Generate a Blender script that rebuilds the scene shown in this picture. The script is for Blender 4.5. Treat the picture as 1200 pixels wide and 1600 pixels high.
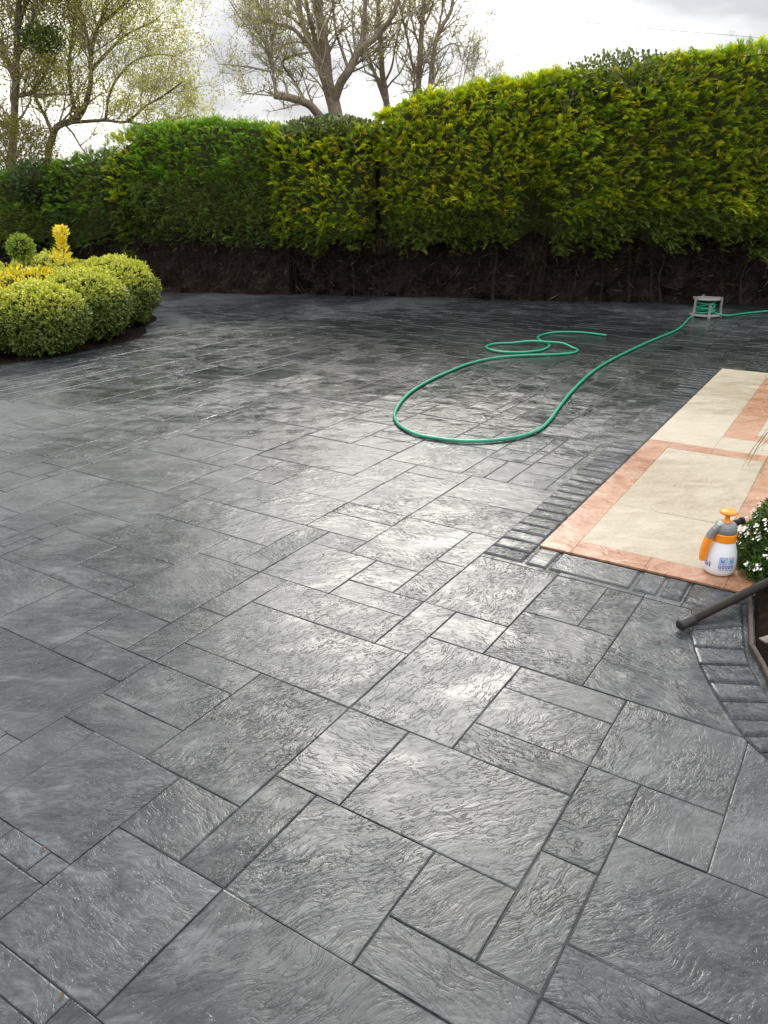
import bpy, math, random
import numpy as np
from mathutils import Vector

for o in list(bpy.data.objects): bpy.data.objects.remove(o)
SC = bpy.context.scene
COL = SC.collection
R = math.radians
random.seed(7)
rng = np.random.default_rng(11)

# ------------------------------------------------------------------ camera
F_PX, CX, CY, PITCH, CAM_H = 1219.6, 600.0, 800.0, R(22.16), 1.55
cam_d = bpy.data.cameras.new('camera')
cam_d.sensor_fit = 'VERTICAL'; cam_d.sensor_height = 36.0
cam_d.lens = F_PX / 1600 * 36.0
cam_d.clip_start = 0.05; cam_d.clip_end = 2000
cam = bpy.data.objects.new('camera', cam_d); COL.objects.link(cam)
cam.location = (0, 0, CAM_H); cam.rotation_euler = (R(90) - PITCH, 0, 0)
SC.camera = cam

# ------------------------------------------------------------------ light
SUN_EL, SUN_AZ = R(34), R(2)          # azimuth measured from +Y towards +X
sun_dir = Vector((math.sin(SUN_AZ) * math.cos(SUN_EL), math.cos(SUN_AZ) * math.cos(SUN_EL), math.sin(SUN_EL)))
sun_d = bpy.data.lights.new('sun', 'SUN'); sun_d.energy = 1.1; sun_d.angle = R(20); sun_d.color = (1.0, 0.95, 0.87)
sun = bpy.data.objects.new('sun', sun_d); COL.objects.link(sun)
sun.rotation_euler = (-sun_dir).to_track_quat('-Z', 'Y').to_euler()
sun.location = (0, 0, 20)

SC.view_settings.view_transform = 'Standard'; SC.view_settings.look = 'None'
SC.view_settings.exposure = 0.98; SC.view_settings.gamma = 1.0; SC.view_settings.use_curve_mapping = False
SC.render.engine = 'CYCLES'
SC.cycles.max_bounces = 6; SC.cycles.diffuse_bounces = 3; SC.cycles.glossy_bounces = 3; SC.cycles.transmission_bounces = 3


class NT:
    """small helper round a node tree"""
    def __init__(s, nt): s.nt = nt
    def n(s, typ, _props=None, **inp):
        nd = s.nt.nodes.new(typ)
        for k, v in (_props or {}).items(): setattr(nd, k, v)
        for k, v in inp.items():
            key = int(k[1:]) if k[0] == 'i' and k[1:].isdigit() else k.replace('_', ' ')
            s.set(nd.inputs[key], v)
        return nd
    def set(s, sock, v):
        if isinstance(v, bpy.types.NodeSocket): s.nt.links.new(v, sock)
        else: sock.default_value = v
    def math(s, op, a, b=0.0, c=0.0, clamp=False):
        nd = s.n('ShaderNodeMath', dict(operation=op, use_clamp=clamp))
        s.set(nd.inputs[0], a); s.set(nd.inputs[1], b); s.set(nd.inputs[2], c)
        return nd.outputs[0]
    def vmath(s, op, a, b=(0, 0, 0)):
        nd = s.n('ShaderNodeVectorMath', dict(operation=op)); s.set(nd.inputs[0], a); s.set(nd.inputs[1], b)
        return nd.outputs[0]
    def ramp(s, fac, stops, interp='LINEAR'):
        nd = s.n('ShaderNodeValToRGB'); cr = nd.color_ramp; cr.interpolation = interp
        while len(cr.elements) < len(stops): cr.elements.new(0.5)
        for e, (p, c) in zip(cr.elements, stops):
            e.position = p; e.color = (c, c, c, 1) if isinstance(c, (int, float)) else (*c, 1)
        s.set(nd.inputs[0], fac); return nd.outputs[0]
    def mix(s, fac, a, b, blend='MIX'):
        nd = s.n('ShaderNodeMix', dict(data_type='RGBA', blend_type=blend))
        s.set(nd.inputs[0], fac); s.set(nd.inputs[6], a); s.set(nd.inputs[7], b)
        return nd.outputs[2]
    def noise(s, vec, scale, detail=4.0, rough=0.55, dist=0.0):
        nd = s.n('ShaderNodeTexNoise'); s.set(nd.inputs['Vector'], vec)
        nd.inputs['Scale'].default_value = scale; nd.inputs['Detail'].default_value = detail
        nd.inputs['Roughness'].default_value = rough; nd.inputs['Distortion'].default_value = dist
        return nd.outputs[0]


# world: a bright broken overcast over a clear sky
W = bpy.data.worlds.new('World'); SC.world = W; W.use_nodes = True
wt = NT(W.node_tree); W.node_tree.nodes.clear()
sky = wt.n('ShaderNodeTexSky', dict(sky_type='NISHITA', sun_disc=False, sun_elevation=SUN_EL, sun_rotation=SUN_AZ))
skyc = wt.vmath('MULTIPLY', sky.outputs[0], (0.10, 0.10, 0.10))
dirv = wt.n('ShaderNodeTexCoord').outputs['Generated']
sep = wt.n('ShaderNodeSeparateXYZ', Vector=dirv)
zz = wt.math('ADD', wt.math('MAXIMUM', sep.outputs[2], 0.0), 0.22)
pl = wt.n('ShaderNodeCombineXYZ', X=wt.math('DIVIDE', sep.outputs[0], zz), Y=wt.math('DIVIDE', sep.outputs[1], zz), Z=2.61).outputs[0]
cn = wt.noise(pl, 1.15, 7, 0.52, 0.35)
ccol = wt.ramp(cn, [(0.36, (1.50, 1.44, 1.34)), (0.44, (1.18, 1.15, 1.10)), (0.50, (0.74, 0.74, 0.76)), (0.60, (0.46, 0.47, 0.50))])
# an overcast sky is darkest at the horizon and brightest overhead
ccol = wt.vmath('SCALE', ccol); ccol.node.inputs['Scale'].default_value = 1.0
wt.set(ccol.node.inputs['Scale'], wt.math('MULTIPLY_ADD', wt.math('MAXIMUM', sep.outputs[2], 0.0), 1.02, 0.48))
cov = wt.ramp(wt.noise(pl, 0.8, 5, 0.5, 0.2), [(0.30, 0.80), (0.45, 0.97)])
base = wt.mix(cov, skyc, ccol)
dt = wt.n('ShaderNodeVectorMath', dict(operation='DOT_PRODUCT')); wt.set(dt.inputs[0], dirv); dt.inputs[1].default_value = sun_dir
veil = wt.math('MULTIPLY', wt.math('POWER', wt.math('MAXIMUM', dt.outputs['Value'], 0.0), 14.0), 0.30)
base = wt.mix(1.0, base, wt.mix(veil, (0, 0, 0, 1), (1.0, 0.96, 0.9, 1)), 'ADD')
bg = wt.n('ShaderNodeBackground', Color=base, Strength=1.0)
wo = wt.n('ShaderNodeOutputWorld', Surface=bg.outputs[0])


# ------------------------------------------------------------------ pixel -> place
_c, _s = math.cos(PITCH), math.sin(PITCH)
def ray(px, py):
    x = (px - CX) / F_PX; y = -(py - CY) / F_PX
    return x, _c + y * _s, -_s + y * _c
def G(px, py, z=0.0):
    dx, dy, dz = ray(px, py); k = (z - CAM_H) / dz
    return Vector((dx * k, dy * k, z))
def P(px, py, Y):
    dx, dy, dz = ray(px, py); k = Y / dy
    return Vector((dx * k, Y, CAM_H + dz * k))
def to_px(p):
    x, y, z = p[0], p[1], p[2] - CAM_H
    d = y * _c - z * _s; u = y * _s + z * _c
    return (CX + F_PX * x / d, CY - F_PX * u / d) if d > 0.01 else (9e9, 9e9)


# ------------------------------------------------------------------ object helpers
def tag(o, label=None, cat=None, group=None, kind=None):
    if label: o['label'] = label
    if cat: o['category'] = cat
    if group: o['group'] = group
    if kind: o['kind'] = kind
    return o
def empty(name, loc, label=None, cat=None, group=None):
    o = bpy.data.objects.new(name, None); COL.objects.link(o); o.location = loc
    o.empty_display_size = 0.1
    return tag(o, label, cat, group)
def link(name, me, mat, parent=None, smooth=False):
    o = bpy.data.objects.new(name, me); COL.objects.link(o)
    if mat and not me.materials: me.materials.append(mat)
    if parent is not None:
        o.parent = parent
        if parent.type == 'EMPTY' and any(parent.location): o.matrix_parent_inverse.translation = -Vector(parent.location)
    if smooth:
        me.polygons.foreach_set('use_smooth', [True] * len(me.polygons))
    return o
def mesh(name, v, f, tint=None, attr='tint'):
    me = bpy.data.meshes.new(name)
    if isinstance(v, np.ndarray) and isinstance(f, np.ndarray):      # fast path: all faces of one size
        n, k = f.shape
        me.vertices.add(len(v)); me.vertices.foreach_set('co', v.astype(np.float32).ravel())
        me.loops.add(n * k); me.loops.foreach_set('vertex_index', f.astype(np.int32).ravel())
        me.polygons.add(n); me.polygons.foreach_set('loop_start', np.arange(0, n * k, k, dtype=np.int32))
        me.polygons.foreach_set('loop_total', np.full(n, k, dtype=np.int32)); me.update(calc_edges=True)
    else:
        me.from_pydata([tuple(p) for p in v], [], f)
    if tint is not None:
        a = me.attributes.new(attr, 'FLOAT_COLOR', 'POINT')
        t = np.ones((len(v), 4), np.float32); t[:, :3] = tint
        a.data.foreach_set('color', t.ravel())
    me.update(); return me


class MB:
    """collects shapes into one mesh"""
    def __init__(s): s.v = []; s.f = []
    def add(s, v, f):
        b = len(s.v); s.v += [Vector(p) for p in v]; s.f += [tuple(i + b for i in q) for q in f]; return s
    def box(s, c, d, rz=0.0, rx=0.0, bev=0.0):
        x, y, z = d[0] / 2, d[1] / 2, d[2] / 2
        from mathutils import Euler
        m = Euler((rx, 0, rz)).to_matrix()
        b = min(bev, x * .9, y * .9, z * .9)
        if b <= 0:
            pts = [(-x, -y, -z), (x, -y, -z), (x, y, -z), (-x, y, -z), (-x, -y, z), (x, -y, z), (x, y, z), (-x, y, z)]
            fs = [(0, 3, 2, 1), (4, 5, 6, 7), (0, 1, 5, 4), (1, 2, 6, 5), (2, 3, 7, 6), (3, 0, 4, 7)]
        else:
            rings = [(x - b, y - b, -z), (x, y, -z + b), (x, y, z - b), (x - b, y - b, z)]
            pts = []
            for (a, e, h) in rings: pts += [(-a, -e, h), (a, -e, h), (a, e, h), (-a, e, h)]
            fs = [(3, 2, 1, 0), (12, 13, 14, 15)]
            for r in range(3):
                for i in range(4):
                    j = (i + 1) % 4; fs.append((r * 4 + i, r * 4 + j, r * 4 + 4 + j, r * 4 + 4 + i))
        return s.add([m @ Vector(p) + Vector(c) for p in pts], fs)
    def tube(s, pts, rad, n=8, cap=True):
        pts = [Vector(p) for p in pts]
        rr = rad if isinstance(rad, (list, tuple)) else [rad] * len(pts)
        b = len(s.v); prev = None
        for i, p in enumerate(pts):
            t = (pts[min(i + 1, len(pts) - 1)] - pts[max(i - 1, 0)])
            t = t.normalized() if t.length > 1e-9 else Vector((0, 0, 1))
            if prev is None:
                a = Vector((0, 0, 1)) if abs(t.z) < 0.9 else Vector((1, 0, 0))
                prev = t.cross(a).normalized()
            prev = (prev - t * prev.dot(t)).normalized(); q = t.cross(prev)
            for k in range(n):
                w = 2 * math.pi * k / n
                s.v.append(p + (prev * math.cos(w) + q * math.sin(w)) * rr[i])
        for i in range(len(pts) - 1):
            for k in range(n):
                l = (k + 1) % n
                s.f.append((b + i * n + k, b + i * n + l, b + (i + 1) * n + l, b + (i + 1) * n + k))
        if cap:
            s.f.append(tuple(b + k for k in reversed(range(n))))
            s.f.append(tuple(b + (len(pts) - 1) * n + k for k in range(n)))
        return s
    def lathe(s, prof, c=(0, 0, 0), n=24, cap=True):
        b = len(s.v); c = Vector(c)
        for (r, z) in prof:
            for k in range(n):
                w = 2 * math.pi * k / n; s.v.append(c + Vector((r * math.cos(w), r * math.sin(w), z)))
        for i in range(len(prof) - 1):
            for k in range(n):
                l = (k + 1) % n; s.f.append((b + i * n + k, b + i * n + l, b + (i + 1) * n + l, b + (i + 1) * n + k))
        if cap:
            s.f.append(tuple(b + k for k in reversed(range(n)))); s.f.append(tuple(b + (len(prof) - 1) * n + k for k in range(n)))
        return s
    def build(s, name, mat, parent=None, smooth=False, loc=None):
        off = Vector(loc) if loc is not None else Vector((0, 0, 0))
        o = link(name, mesh(name, [p - off for p in s.v], s.f), mat, parent, smooth)
        if loc is not None: o.location = off
        return o
def smooth_path(pts, sub=6):
    pts = [Vector(p) for p in pts]; out = []
    for i in range(len(pts) - 1):
        p0, p1, p2, p3 = pts[max(i - 1, 0)], pts[i], pts[i + 1], pts[min(i + 2, len(pts) - 1)]
        for k in range(sub):
            t = k / sub
            out.append(0.5 * ((2 * p1) + (p2 - p0) * t + (2 * p0 - 5 * p1 + 4 * p2 - p3) * t * t + (3 * p1 - p0 - 3 * p2 + p3) * t ** 3))
    return out + [pts[-1]]
def pip(poly, x, y):
    c = False; j = len(poly) - 1
    for i in range(len(poly)):
        xi, yi = poly[i][0], poly[i][1]; xj, yj = poly[j][0], poly[j][1]
        if (yi > y) != (yj > y) and x < (xj - xi) * (y - yi) / (yj - yi) + xi: c = not c
        j = i
    return c


# ------------------------------------------------------------------ materials
def new_mat(name):
    m = bpy.data.materials.new(name); m.use_nodes = True; m.node_tree.nodes.clear()
    t = NT(m.node_tree); out = t.n('ShaderNodeOutputMaterial'); return m, t, out
def simple(name, col, rough=0.5, spec=0.5, noise=0.12, scale=30.0, bump=0.0, trans=0.0, coat=0.0):
    m, t, out = new_mat(name)
    co = t.n('ShaderNodeTexCoord').outputs['Object']
    nz = t.noise(co, scale, 5, 0.6)
    c = t.mix(t.ramp(nz, [(0.3, 0.0), (0.7, 1.0)]), tuple(x * (1 - noise) for x in col) + (1,), tuple(min(1, x * (1 + noise)) for x in col) + (1,))
    b = t.n('ShaderNodeBsdfPrincipled', Base_Color=c, Roughness=rough)
    b.inputs['Specular IOR Level'].default_value = spec; b.inputs['Coat Weight'].default_value = coat
    b.inputs['Transmission Weight'].default_value = trans
    if bump > 0: t.set(b.inputs['Normal'], t.n('ShaderNodeBump', Height=nz, Strength=bump, Distance=0.01).outputs[0])
    t.set(out.inputs[0], b.outputs[0]); return m
def leaf_mat(name, rough=0.5, transl=0.35, spec=0.35, warm=(1.15, 1.1, 0.5)):
    """foliage: colour of each leaf cluster from its tint attribute, light passes through"""
    m, t, out = new_mat(name)
    c = t.n('ShaderNodeAttribute', dict(attribute_name='tint')).outputs['Color']
    b = t.n('ShaderNodeBsdfPrincipled', Base_Color=c, Roughness=rough); b.inputs['Specular IOR Level'].default_value = spec
    tr = t.n('ShaderNodeBsdfTranslucent', Color=t.vmath('MULTIPLY', c, warm))
    mx = t.n('ShaderNodeMixShader', Fac=transl); t.set(mx.inputs[1], b.outputs[0]); t.set(mx.inputs[2], tr.outputs[0])
    t.set(out.inputs[0], mx.outputs[0]); return m

def slate_mat(name, cols, gloss=(0.20, 0.44), relief=1.0, bloom=0.65, wet=True, contrast=1.0):
    """riven slate print, sealed and partly wet: relief, mottling and sheen differ from slab to slab"""
    m, t, out = new_mat(name)
    pos = t.n('ShaderNodeNewGeometry').outputs['Position']
    at = t.n('ShaderNodeAttribute', dict(attribute_name='slab')); asep = t.n('ShaderNodeSeparateColor', Color=at.outputs['Color'])
    r0, r1, r2 = asep.outputs[0], asep.outputs[1], asep.outputs[2]
    off = t.vmath('MULTIPLY', at.outputs['Color'], (41.0, 67.0, 23.0))
    rot = t.n('ShaderNodeVectorRotate', dict(rotation_type='Z_AXIS'), Vector=pos, Angle=t.math('MULTIPLY_ADD', r0, 1.9, -0.85)).outputs[0]
    vec = t.vmath('ADD', rot, off)
    warp = t.noise(vec, 4.5, 2, 0.5)
    vec2 = t.vmath('ADD', vec, t.n('ShaderNodeCombineXYZ', X=t.math('MULTIPLY', warp, 0.08), Y=t.math('MULTIPLY', warp, 0.13)).outputs[0])
    n1 = t.noise(t.vmath('MULTIPLY', vec2, (5.5, 17.0, 1.0)), 1.6, 4, 0.55, 0.25)
    n2 = t.noise(t.vmath('MULTIPLY', vec2, (22.0, 56.0, 1.0)), 1.7, 4, 0.66, 0.25)
    # thin broken ridges where the cleft steps, strong on some slabs and faint on others
    edge = t.ramp(t.math('PINGPONG', t.math('MULTIPLY', n1, 7.0), 0.5), [(0.0, 0.0), (0.10, 0.8), (0.5, 1.0)])
    patchy = t.math('MULTIPLY', t.ramp(warp, [(0.34, 0.15), (0.60, 1.0)]), t.math('MULTIPLY_ADD', r2, 0.75, 0.40))
    h = t.math('ADD', t.math('MULTIPLY', n1, 0.45), t.math('MULTIPLY', t.math('ADD', t.math('MULTIPLY', edge, 0.26), t.math('MULTIPLY', n2, 0.42)), patchy))
    bmp = t.n('ShaderNodeBump', Height=h, Strength=0.9, Distance=0.0072 * relief)
    big = t.noise(pos, 0.62, 4, 0.6, 0.5)
    smear = t.noise(t.vmath('MULTIPLY', pos, (2.0, 4.6, 1.0)), 1.7, 5, 0.66, 0.8)
    tone = t.math('ADD', t.math('MULTIPLY_ADD', n1, 0.55, -0.275), t.math('MULTIPLY_ADD', n2, 0.85, -0.425))
    tone = t.math('ADD', tone, t.math('MULTIPLY_ADD', smear, 0.46, -0.23))
    tone = t.math('ADD', t.math('MULTIPLY', tone, contrast), t.math('MULTIPLY_ADD', r1, 0.14, 0.41))
    c = t.ramp(tone, [(0.20, cols[0]), (0.47, cols[1]), (0.80, cols[2])])
    c = t.mix(t.math('MULTIPLY', t.ramp(big, [(0.47, 0.0), (0.66, 1.0)]), bloom * .6), c, (*cols[3], 1))
    c = t.mix(t.math('MULTIPLY', t.ramp(smear, [(0.56, 0.0), (0.70, 1.0)]), bloom * .6), c, (*cols[3], 1))
    rg = t.ramp(t.math('ADD', t.math('MULTIPLY', big, 0.6), t.math('MULTIPLY', smear, 0.4)), [(0.40, gloss[0]), (0.58, gloss[1])])
    if wet:
        # water still standing where the hose lies: film darkens and fills the grain; hedge reflection also painted in as dark colour
        d = t.n('ShaderNodeVectorMath', dict(operation='LENGTH')); t.set(d.inputs[0], t.vmath('MULTIPLY', t.vmath('SUBTRACT', pos, (1.3, 8.4, 0.0)), (0.23, 0.26, 0.0)))
        wm = t.math('ADD', d.outputs['Value'], t.math('MULTIPLY_ADD', smear, 1.3, -0.65))
        wm = t.ramp(wm, [(0.60, 1.0), (1.05, 0.0)])
        c = t.mix(t.math('MULTIPLY', wm, 0.58), c, (0.010, 0.012, 0.013, 1))
        rg = t.mix(t.math('MULTIPLY', wm, 0.8), rg, (0.13, 0.13, 0.13, 1))
    b = t.n('ShaderNodeBsdfPrincipled', Base_Color=c, Roughness=rg, Normal=bmp.outputs[0])
    b.inputs['Specular IOR Level'].default_value = 0.45
    t.set(out.inputs[0], b.outputs[0]); return m

M = {}
M['slate'] = slate_mat('damp_charcoal_slate', [(0.008, 0.0095, 0.011), (0.030, 0.035, 0.039), (0.086, 0.095, 0.102), (0.15, 0.16, 0.162)])
M['block'] = slate_mat('damp_border_block', [(0.010, 0.012, 0.014), (0.034, 0.039, 0.045), (0.095, 0.104, 0.113), (0.15, 0.155, 0.16)], (0.20, 0.38), 1.3, 0.3)
M['cream'] = slate_mat('cream_stone', [(0.20, 0.155, 0.095), (0.315, 0.268, 0.193), (0.40, 0.358, 0.283), (0.46, 0.425, 0.36)], (0.30, 0.50), 0.30, 0.5, False, .8)
M['terracotta'] = slate_mat('terracotta_stone', [(0.20, 0.080, 0.040), (0.335, 0.175, 0.104), (0.41, 0.255, 0.172), (0.48, 0.33, 0.235)], (0.18, 0.36), 0.7, 0.4, False)
M['joint'] = simple('wet_joint', (0.016, 0.018, 0.020), 0.35, 0.4, 0.3, 14, 0.3)
M['soil'] = simple('dark_soil', (0.012, 0.009, 0.007), 0.95, 0.02, 0.5, 25, 1.0)
M['earth'] = simple('rough_earth', (0.06, 0.065, 0.03), 0.95, 0.1, 0.4, 3, 0.6)
M['hose'] = simple('green_hose', (0.012, 0.27, 0.15), 0.32, 0.5, 0.1, 20)
M['reel'] = simple('grey_reel_plastic', (0.20, 0.19, 0.195), 0.45, 0.5, 0.1, 20)
M['orange'] = simple('orange_plastic', (0.86, 0.27, 0.012), 0.35, 0.5, 0.06, 30)
M['grey'] = simple('grey_plastic', (0.20, 0.21, 0.22), 0.42, 0.5, 0.08, 30)
M['rubber'] = simple('dark_rubber', (0.018, 0.016, 0.014), 0.6, 0.2, 0.2, 40, 0.15)
M['rubber_dark'] = simple('black_rubber_cap', (0.014, 0.014, 0.016), 0.5, 0.5, 0.2, 40)
M['bottle'] = simple('milky_plastic', (0.74, 0.76, 0.80), 0.32, 0.5, 0.04, 12)
M['print'] = simple('blue_print', (0.05, 0.16, 0.50), 0.4, 0.4, 0.25, 160)
M['print_pale'] = simple('pale_blue_print', (0.42, 0.55, 0.78), 0.4, 0.4, 0.2, 160)
M['timber'] = simple('weathered_timber', (0.055, 0.045, 0.036), 0.7, 0.3, 0.4, 60, 0.5)
M['stone'] = simple('pale_stone', (0.20, 0.18, 0.16), 0.7, 0.3, 0.25, 40, 0.4)
M['bark'] = simple('bark', (0.24, 0.195, 0.155), 0.9, 0.2, 0.35, 18, 0.8)
M['bark_dark'] = simple('dark_bark', (0.14, 0.118, 0.088), 0.9, 0.2, 0.35, 18, 0.8)
M['twig_pale'] = simple('pale_twig_bark', (0.30, 0.26, 0.20), 0.85, 0.2, 0.3, 10)
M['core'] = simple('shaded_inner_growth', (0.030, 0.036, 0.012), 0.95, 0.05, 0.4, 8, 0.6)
M['dead'] = simple('dead_brown_growth', (0.024, 0.017, 0.0145), 0.95, 0.05, 0.6, 16, 1.0)
M['twig'] = simple('dead_twig', (0.030, 0.023, 0.019), 0.9, 0.1, 0.5, 9)
M['conifer'] = leaf_mat('conifer_spray', 0.6, 0.48, 0.2)
M['leaf'] = leaf_mat('leaf', 0.42, 0.32, 0.45)
M['thin_leaf'] = leaf_mat('spring_leaf', 0.5, 0.65, 0.3, (1.1, 1.1, 0.55))
M['petal'] = simple('white_petal', (0.80, 0.80, 0.76), 0.6, 0.3, 0.05, 50)
M['cable'] = simple('cable_sheath', (0.40, 0.40, 0.41), 0.6, 0.3, 0.1, 5)

# ================================================================== the setting
g = MB(); S = 700.0
g.add([(-S, -S, -0.12), (S, -S, -0.12), (S, S, -0.12), (-S, S, -0.12)], [(0, 1, 2, 3)])
tag(g.build('ground', M['earth']), 'rough earth under and beyond the driveway', 'ground', kind='structure')

# hedge foot: the far edge of the driveway
HB = [G(-420, 436), G(0, 448), G(200, 455), G(400, 460), G(560, 465), G(850, 473), G(1200, 478), G(1700, 486)]
def hedge_line(px):
    xs = [-420, 0, 200, 400, 560, 850, 1200, 1700]
    for i in range(len(xs) - 1):
        if px <= xs[i + 1] or i == len(xs) - 2:
            t = (px - xs[i]) / (xs[i + 1] - xs[i]); return HB[i].lerp(HB[i + 1], t)
def hedge_y(x):
    for i in range(len(HB) - 1):
        if x <= HB[i + 1].x or i == len(HB) - 2:
            t = (x - HB[i].x) / (HB[i + 1].x - HB[i].x); return HB[i].y + t * (HB[i + 1].y - HB[i].y)

dv = MB()
pts = [(-11, -1.5), (7.5, -1.5), (9.2, 11.5)] + [(p.x, p.y + 0.25) for p in reversed(HB)] + [(-12, 14)]
dv.add([(x, y, -0.0045) for x, y in pts], [tuple(range(len(pts)))])
driveway = dv.build('driveway', M['joint'])
tag(driveway, 'dark grey stamped slate driveway, damp, running back to the hedge', 'driveway', kind='structure')

# the printed pattern lies on a lattice of 75 mm, u along the patio side, v across it
TH = R(57.6); UN = 0.075
UA = Vector((math.cos(TH), math.sin(TH), 0)); UB = Vector((math.sin(TH), -math.cos(TH), 0))
def L(u, v): return UA * (u * UN) + UB * ((v - 0.36) * UN)
def to_uv(p): return p.dot(UA) / UN, p.dot(UB) / UN + 0.36

# joints read from the photograph: (u, v0, v1) across and (v, u0, u1) along
JB = [(8,-19,-14),(11,-24,-19),(13,-19,-6),(14,-29,-26),(15,-9,-2),(16,-26,-16),(17,-4,2),(18,-16,-6),(18,-26,-21),(19,-36,-26),(20,-6,-4),
 (21,-31,-21),(22,-4,2),(23,-16,-6),(23,-26,-16),(24,-43,-28),(25,-11,-1),(26,-28,-26),(26,-38,-33),(28,-11,-6),(28,-26,-16),(29,-43,-33),
 (30,-16,-1),(31,-33,-23),(32,-53,-40),(33,-23,-13),(34,-40,-30),(35,-13,-8),(36,-28,-20),(37,-48,-40),(38,-20,-18),(38,-45,-25),(40,-18,-3),
 (41,-30,-25),(43,-40,-18),(30,-1,6),(40,-3,6),(17,2,6),(22,2,6),(15,-2,6),(8,-14,6),(11,-26,-24),(14,-36,-29),(19,-43,-36)]
JA = [(-1,22,30),(-4,8,25),(-6,15,30),(-8,30,40),(-9,13,18),(-10,35,40),(-11,23,30),(-13,18,23),(-13,30,35),(-14,8,18),(-16,13,33),(-18,28,43),
 (-19,8,16),(-20,33,43),(-21,16,23),(-23,31,36),(-24,11,16),(-25,36,43),(-26,11,31),(-28,21,36),(-30,31,51),(-31,19,24),(-33,24,34),(-36,19,24),
 (-38,24,34),(-40,29,43),(-43,19,32),(6,8,40),(-36,14,19),(-48,32,37)]
U0, U1, V0, V1 = -8, 175, -190, 110
wallU = np.zeros((U1 - U0 + 1, V1 - V0 + 1), bool)   # wall below cell (u,v) in u
wallV = np.zeros((U1 - U0 + 1, V1 - V0 + 1), bool)   # wall before cell (u,v) in v
for (u, a, b) in JB: wallU[u - U0, a - V0:b - V0] = True
for (v, a, b) in JA: wallV[a - U0:b - U0, v - V0] = True
owner = -np.ones_like(wallU, int)
slabs = []                                            # (u0, v0, u1, v1)
seen = np.zeros_like(wallU)
for su in range(8, 44):
    for sv in range(-53, 2):
        iu, iv = su - U0, sv - V0
        if seen[iu, iv]: continue
        stack = [(iu, iv)]; comp = []; seen[iu, iv] = True; big = False
        while stack:
            a, b = stack.pop(); comp.append((a, b))
            if not (5 <= a + U0 <= 52 and -58 <= b + V0 <= 8): big = True; continue
            for (c, d, wl) in ((a + 1, b, wallU[a + 1, b]), (a - 1, b, wallU[a, b]), (a, b + 1, wallV[a, b + 1]), (a, b - 1, wallV[a, b])):
                if not wl and not seen[c, d]: seen[c, d] = True; stack.append((c, d))
        if big or len(comp) > 170: continue
        left = set(comp)
        while left:                                   # an L-shaped remainder is cut into rectangles
            a, b = min(left); w = 1
            while (a, b + w) in left: w += 1
            h = 1
            while all((a + h, b + k) in left for k in range(w)): h += 1
            for i in range(h):
                for k in range(w): left.discard((a + i, b + k)); owner[a + i, b + k] = len(slabs)
            slabs.append((a + U0, b + V0, a + h + U0, b + w + V0))

# patio frame (corner nearest the camera, along, across)
PC = G(843, 856); PTL = G(1128, 578)
PA = (PTL - PC).normalized(); PB = Vector((PA.y, -PA.x, 0))
def PL(a, b, z=0.0): p = PC + PA * a + PB * b; return Vector((p.x, p.y, z))
def to_ab(p): d = Vector((p[0], p[1], 0)) - PC; return d.dot(PA), d.dot(PB)
P_LEN = (PTL - PC).length

# left planting bed outline
bed_px = [(-330, 600), (-120, 584), (0, 570), (60, 563), (120, 552), (180, 539), (215, 529), (231, 519), (228, 510)]
BED = [G(*p) for p in bed_px] + [Vector((-3.05, 10.75, 0)), Vector((-3.6, 11.5, 0)), Vector((-4.6, 12.1, 0)), Vector((-6.4, 12.3, 0)), Vector((-8.6, 11.6, 0)), Vector((-9.4, 9.2, 0))]
BED = smooth_path(BED, 4)
def bed_depth(x, y):
    if not pip(BED, x, y): return -1
    return min((Vector((x, y, 0)) - b).length for b in BED)

def slab_visible(p):
    d = p.y
    if d < 0.25 or p.y > hedge_y(p.x) + 0.15: return False
    if not (-1.0 - 0.62 * d < p.x < 1.0 + 0.62 * d): return False
    a, b = to_ab(p)
    if a > 0.02 and a < P_LEN - 0.05 and b > 0.02: return False
    if bed_depth(p.x, p.y) > 0.30: return False
    return True

rs = random.Random(3)
sizes = [(7, 10), (10, 7), (5, 10), (10, 5), (7, 7), (5, 7), (7, 5), (5, 5), (2, 5), (5, 2), (3, 5), (5, 3), (3, 10), (2, 10), (8, 5)]
CUT = 67                                             # contraction joint sawn straight across
for iu in range(0, U1 - U0 - 12):
    for iv in range(0, V1 - V0 - 12):
        if owner[iu, iv] >= 0: continue
        u, v = iu + U0, iv + V0
        opts = [z_ for z_ in sizes if min(z_) > 3]; rs.shuffle(opts); small = [z_ for z_ in sizes if min(z_) <= 3]; rs.shuffle(small)
        if rs.random() < .42: opts = small[:3] + opts
        else: opts = opts + small
        run = 0                                       # free cells ahead along v
        while run < 14 and owner[iu, iv + run] < 0: run += 1
        best = None
        for (du, dv_) in opts + [(3, 3), (2, 3), (3, 2), (2, 2), (4, 1), (1, 4), (1, 2), (2, 1), (1, 1)]:
            if u < CUT < u + du: continue
            blk = owner[iu:iu + du, iv:iv + dv_]
            if (blk >= 0).any(): continue
            # leave no one-cell slivers beside a neighbour
            if du * dv_ > 9 and (run < 14 and 0 < run - dv_ < 3): continue
            best = (du, dv_); break
        du, dv_ = best
        owner[iu:iu + du, iv:iv + dv_] = len(slabs); slabs.append((u, v, u + du, v + dv_))

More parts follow.
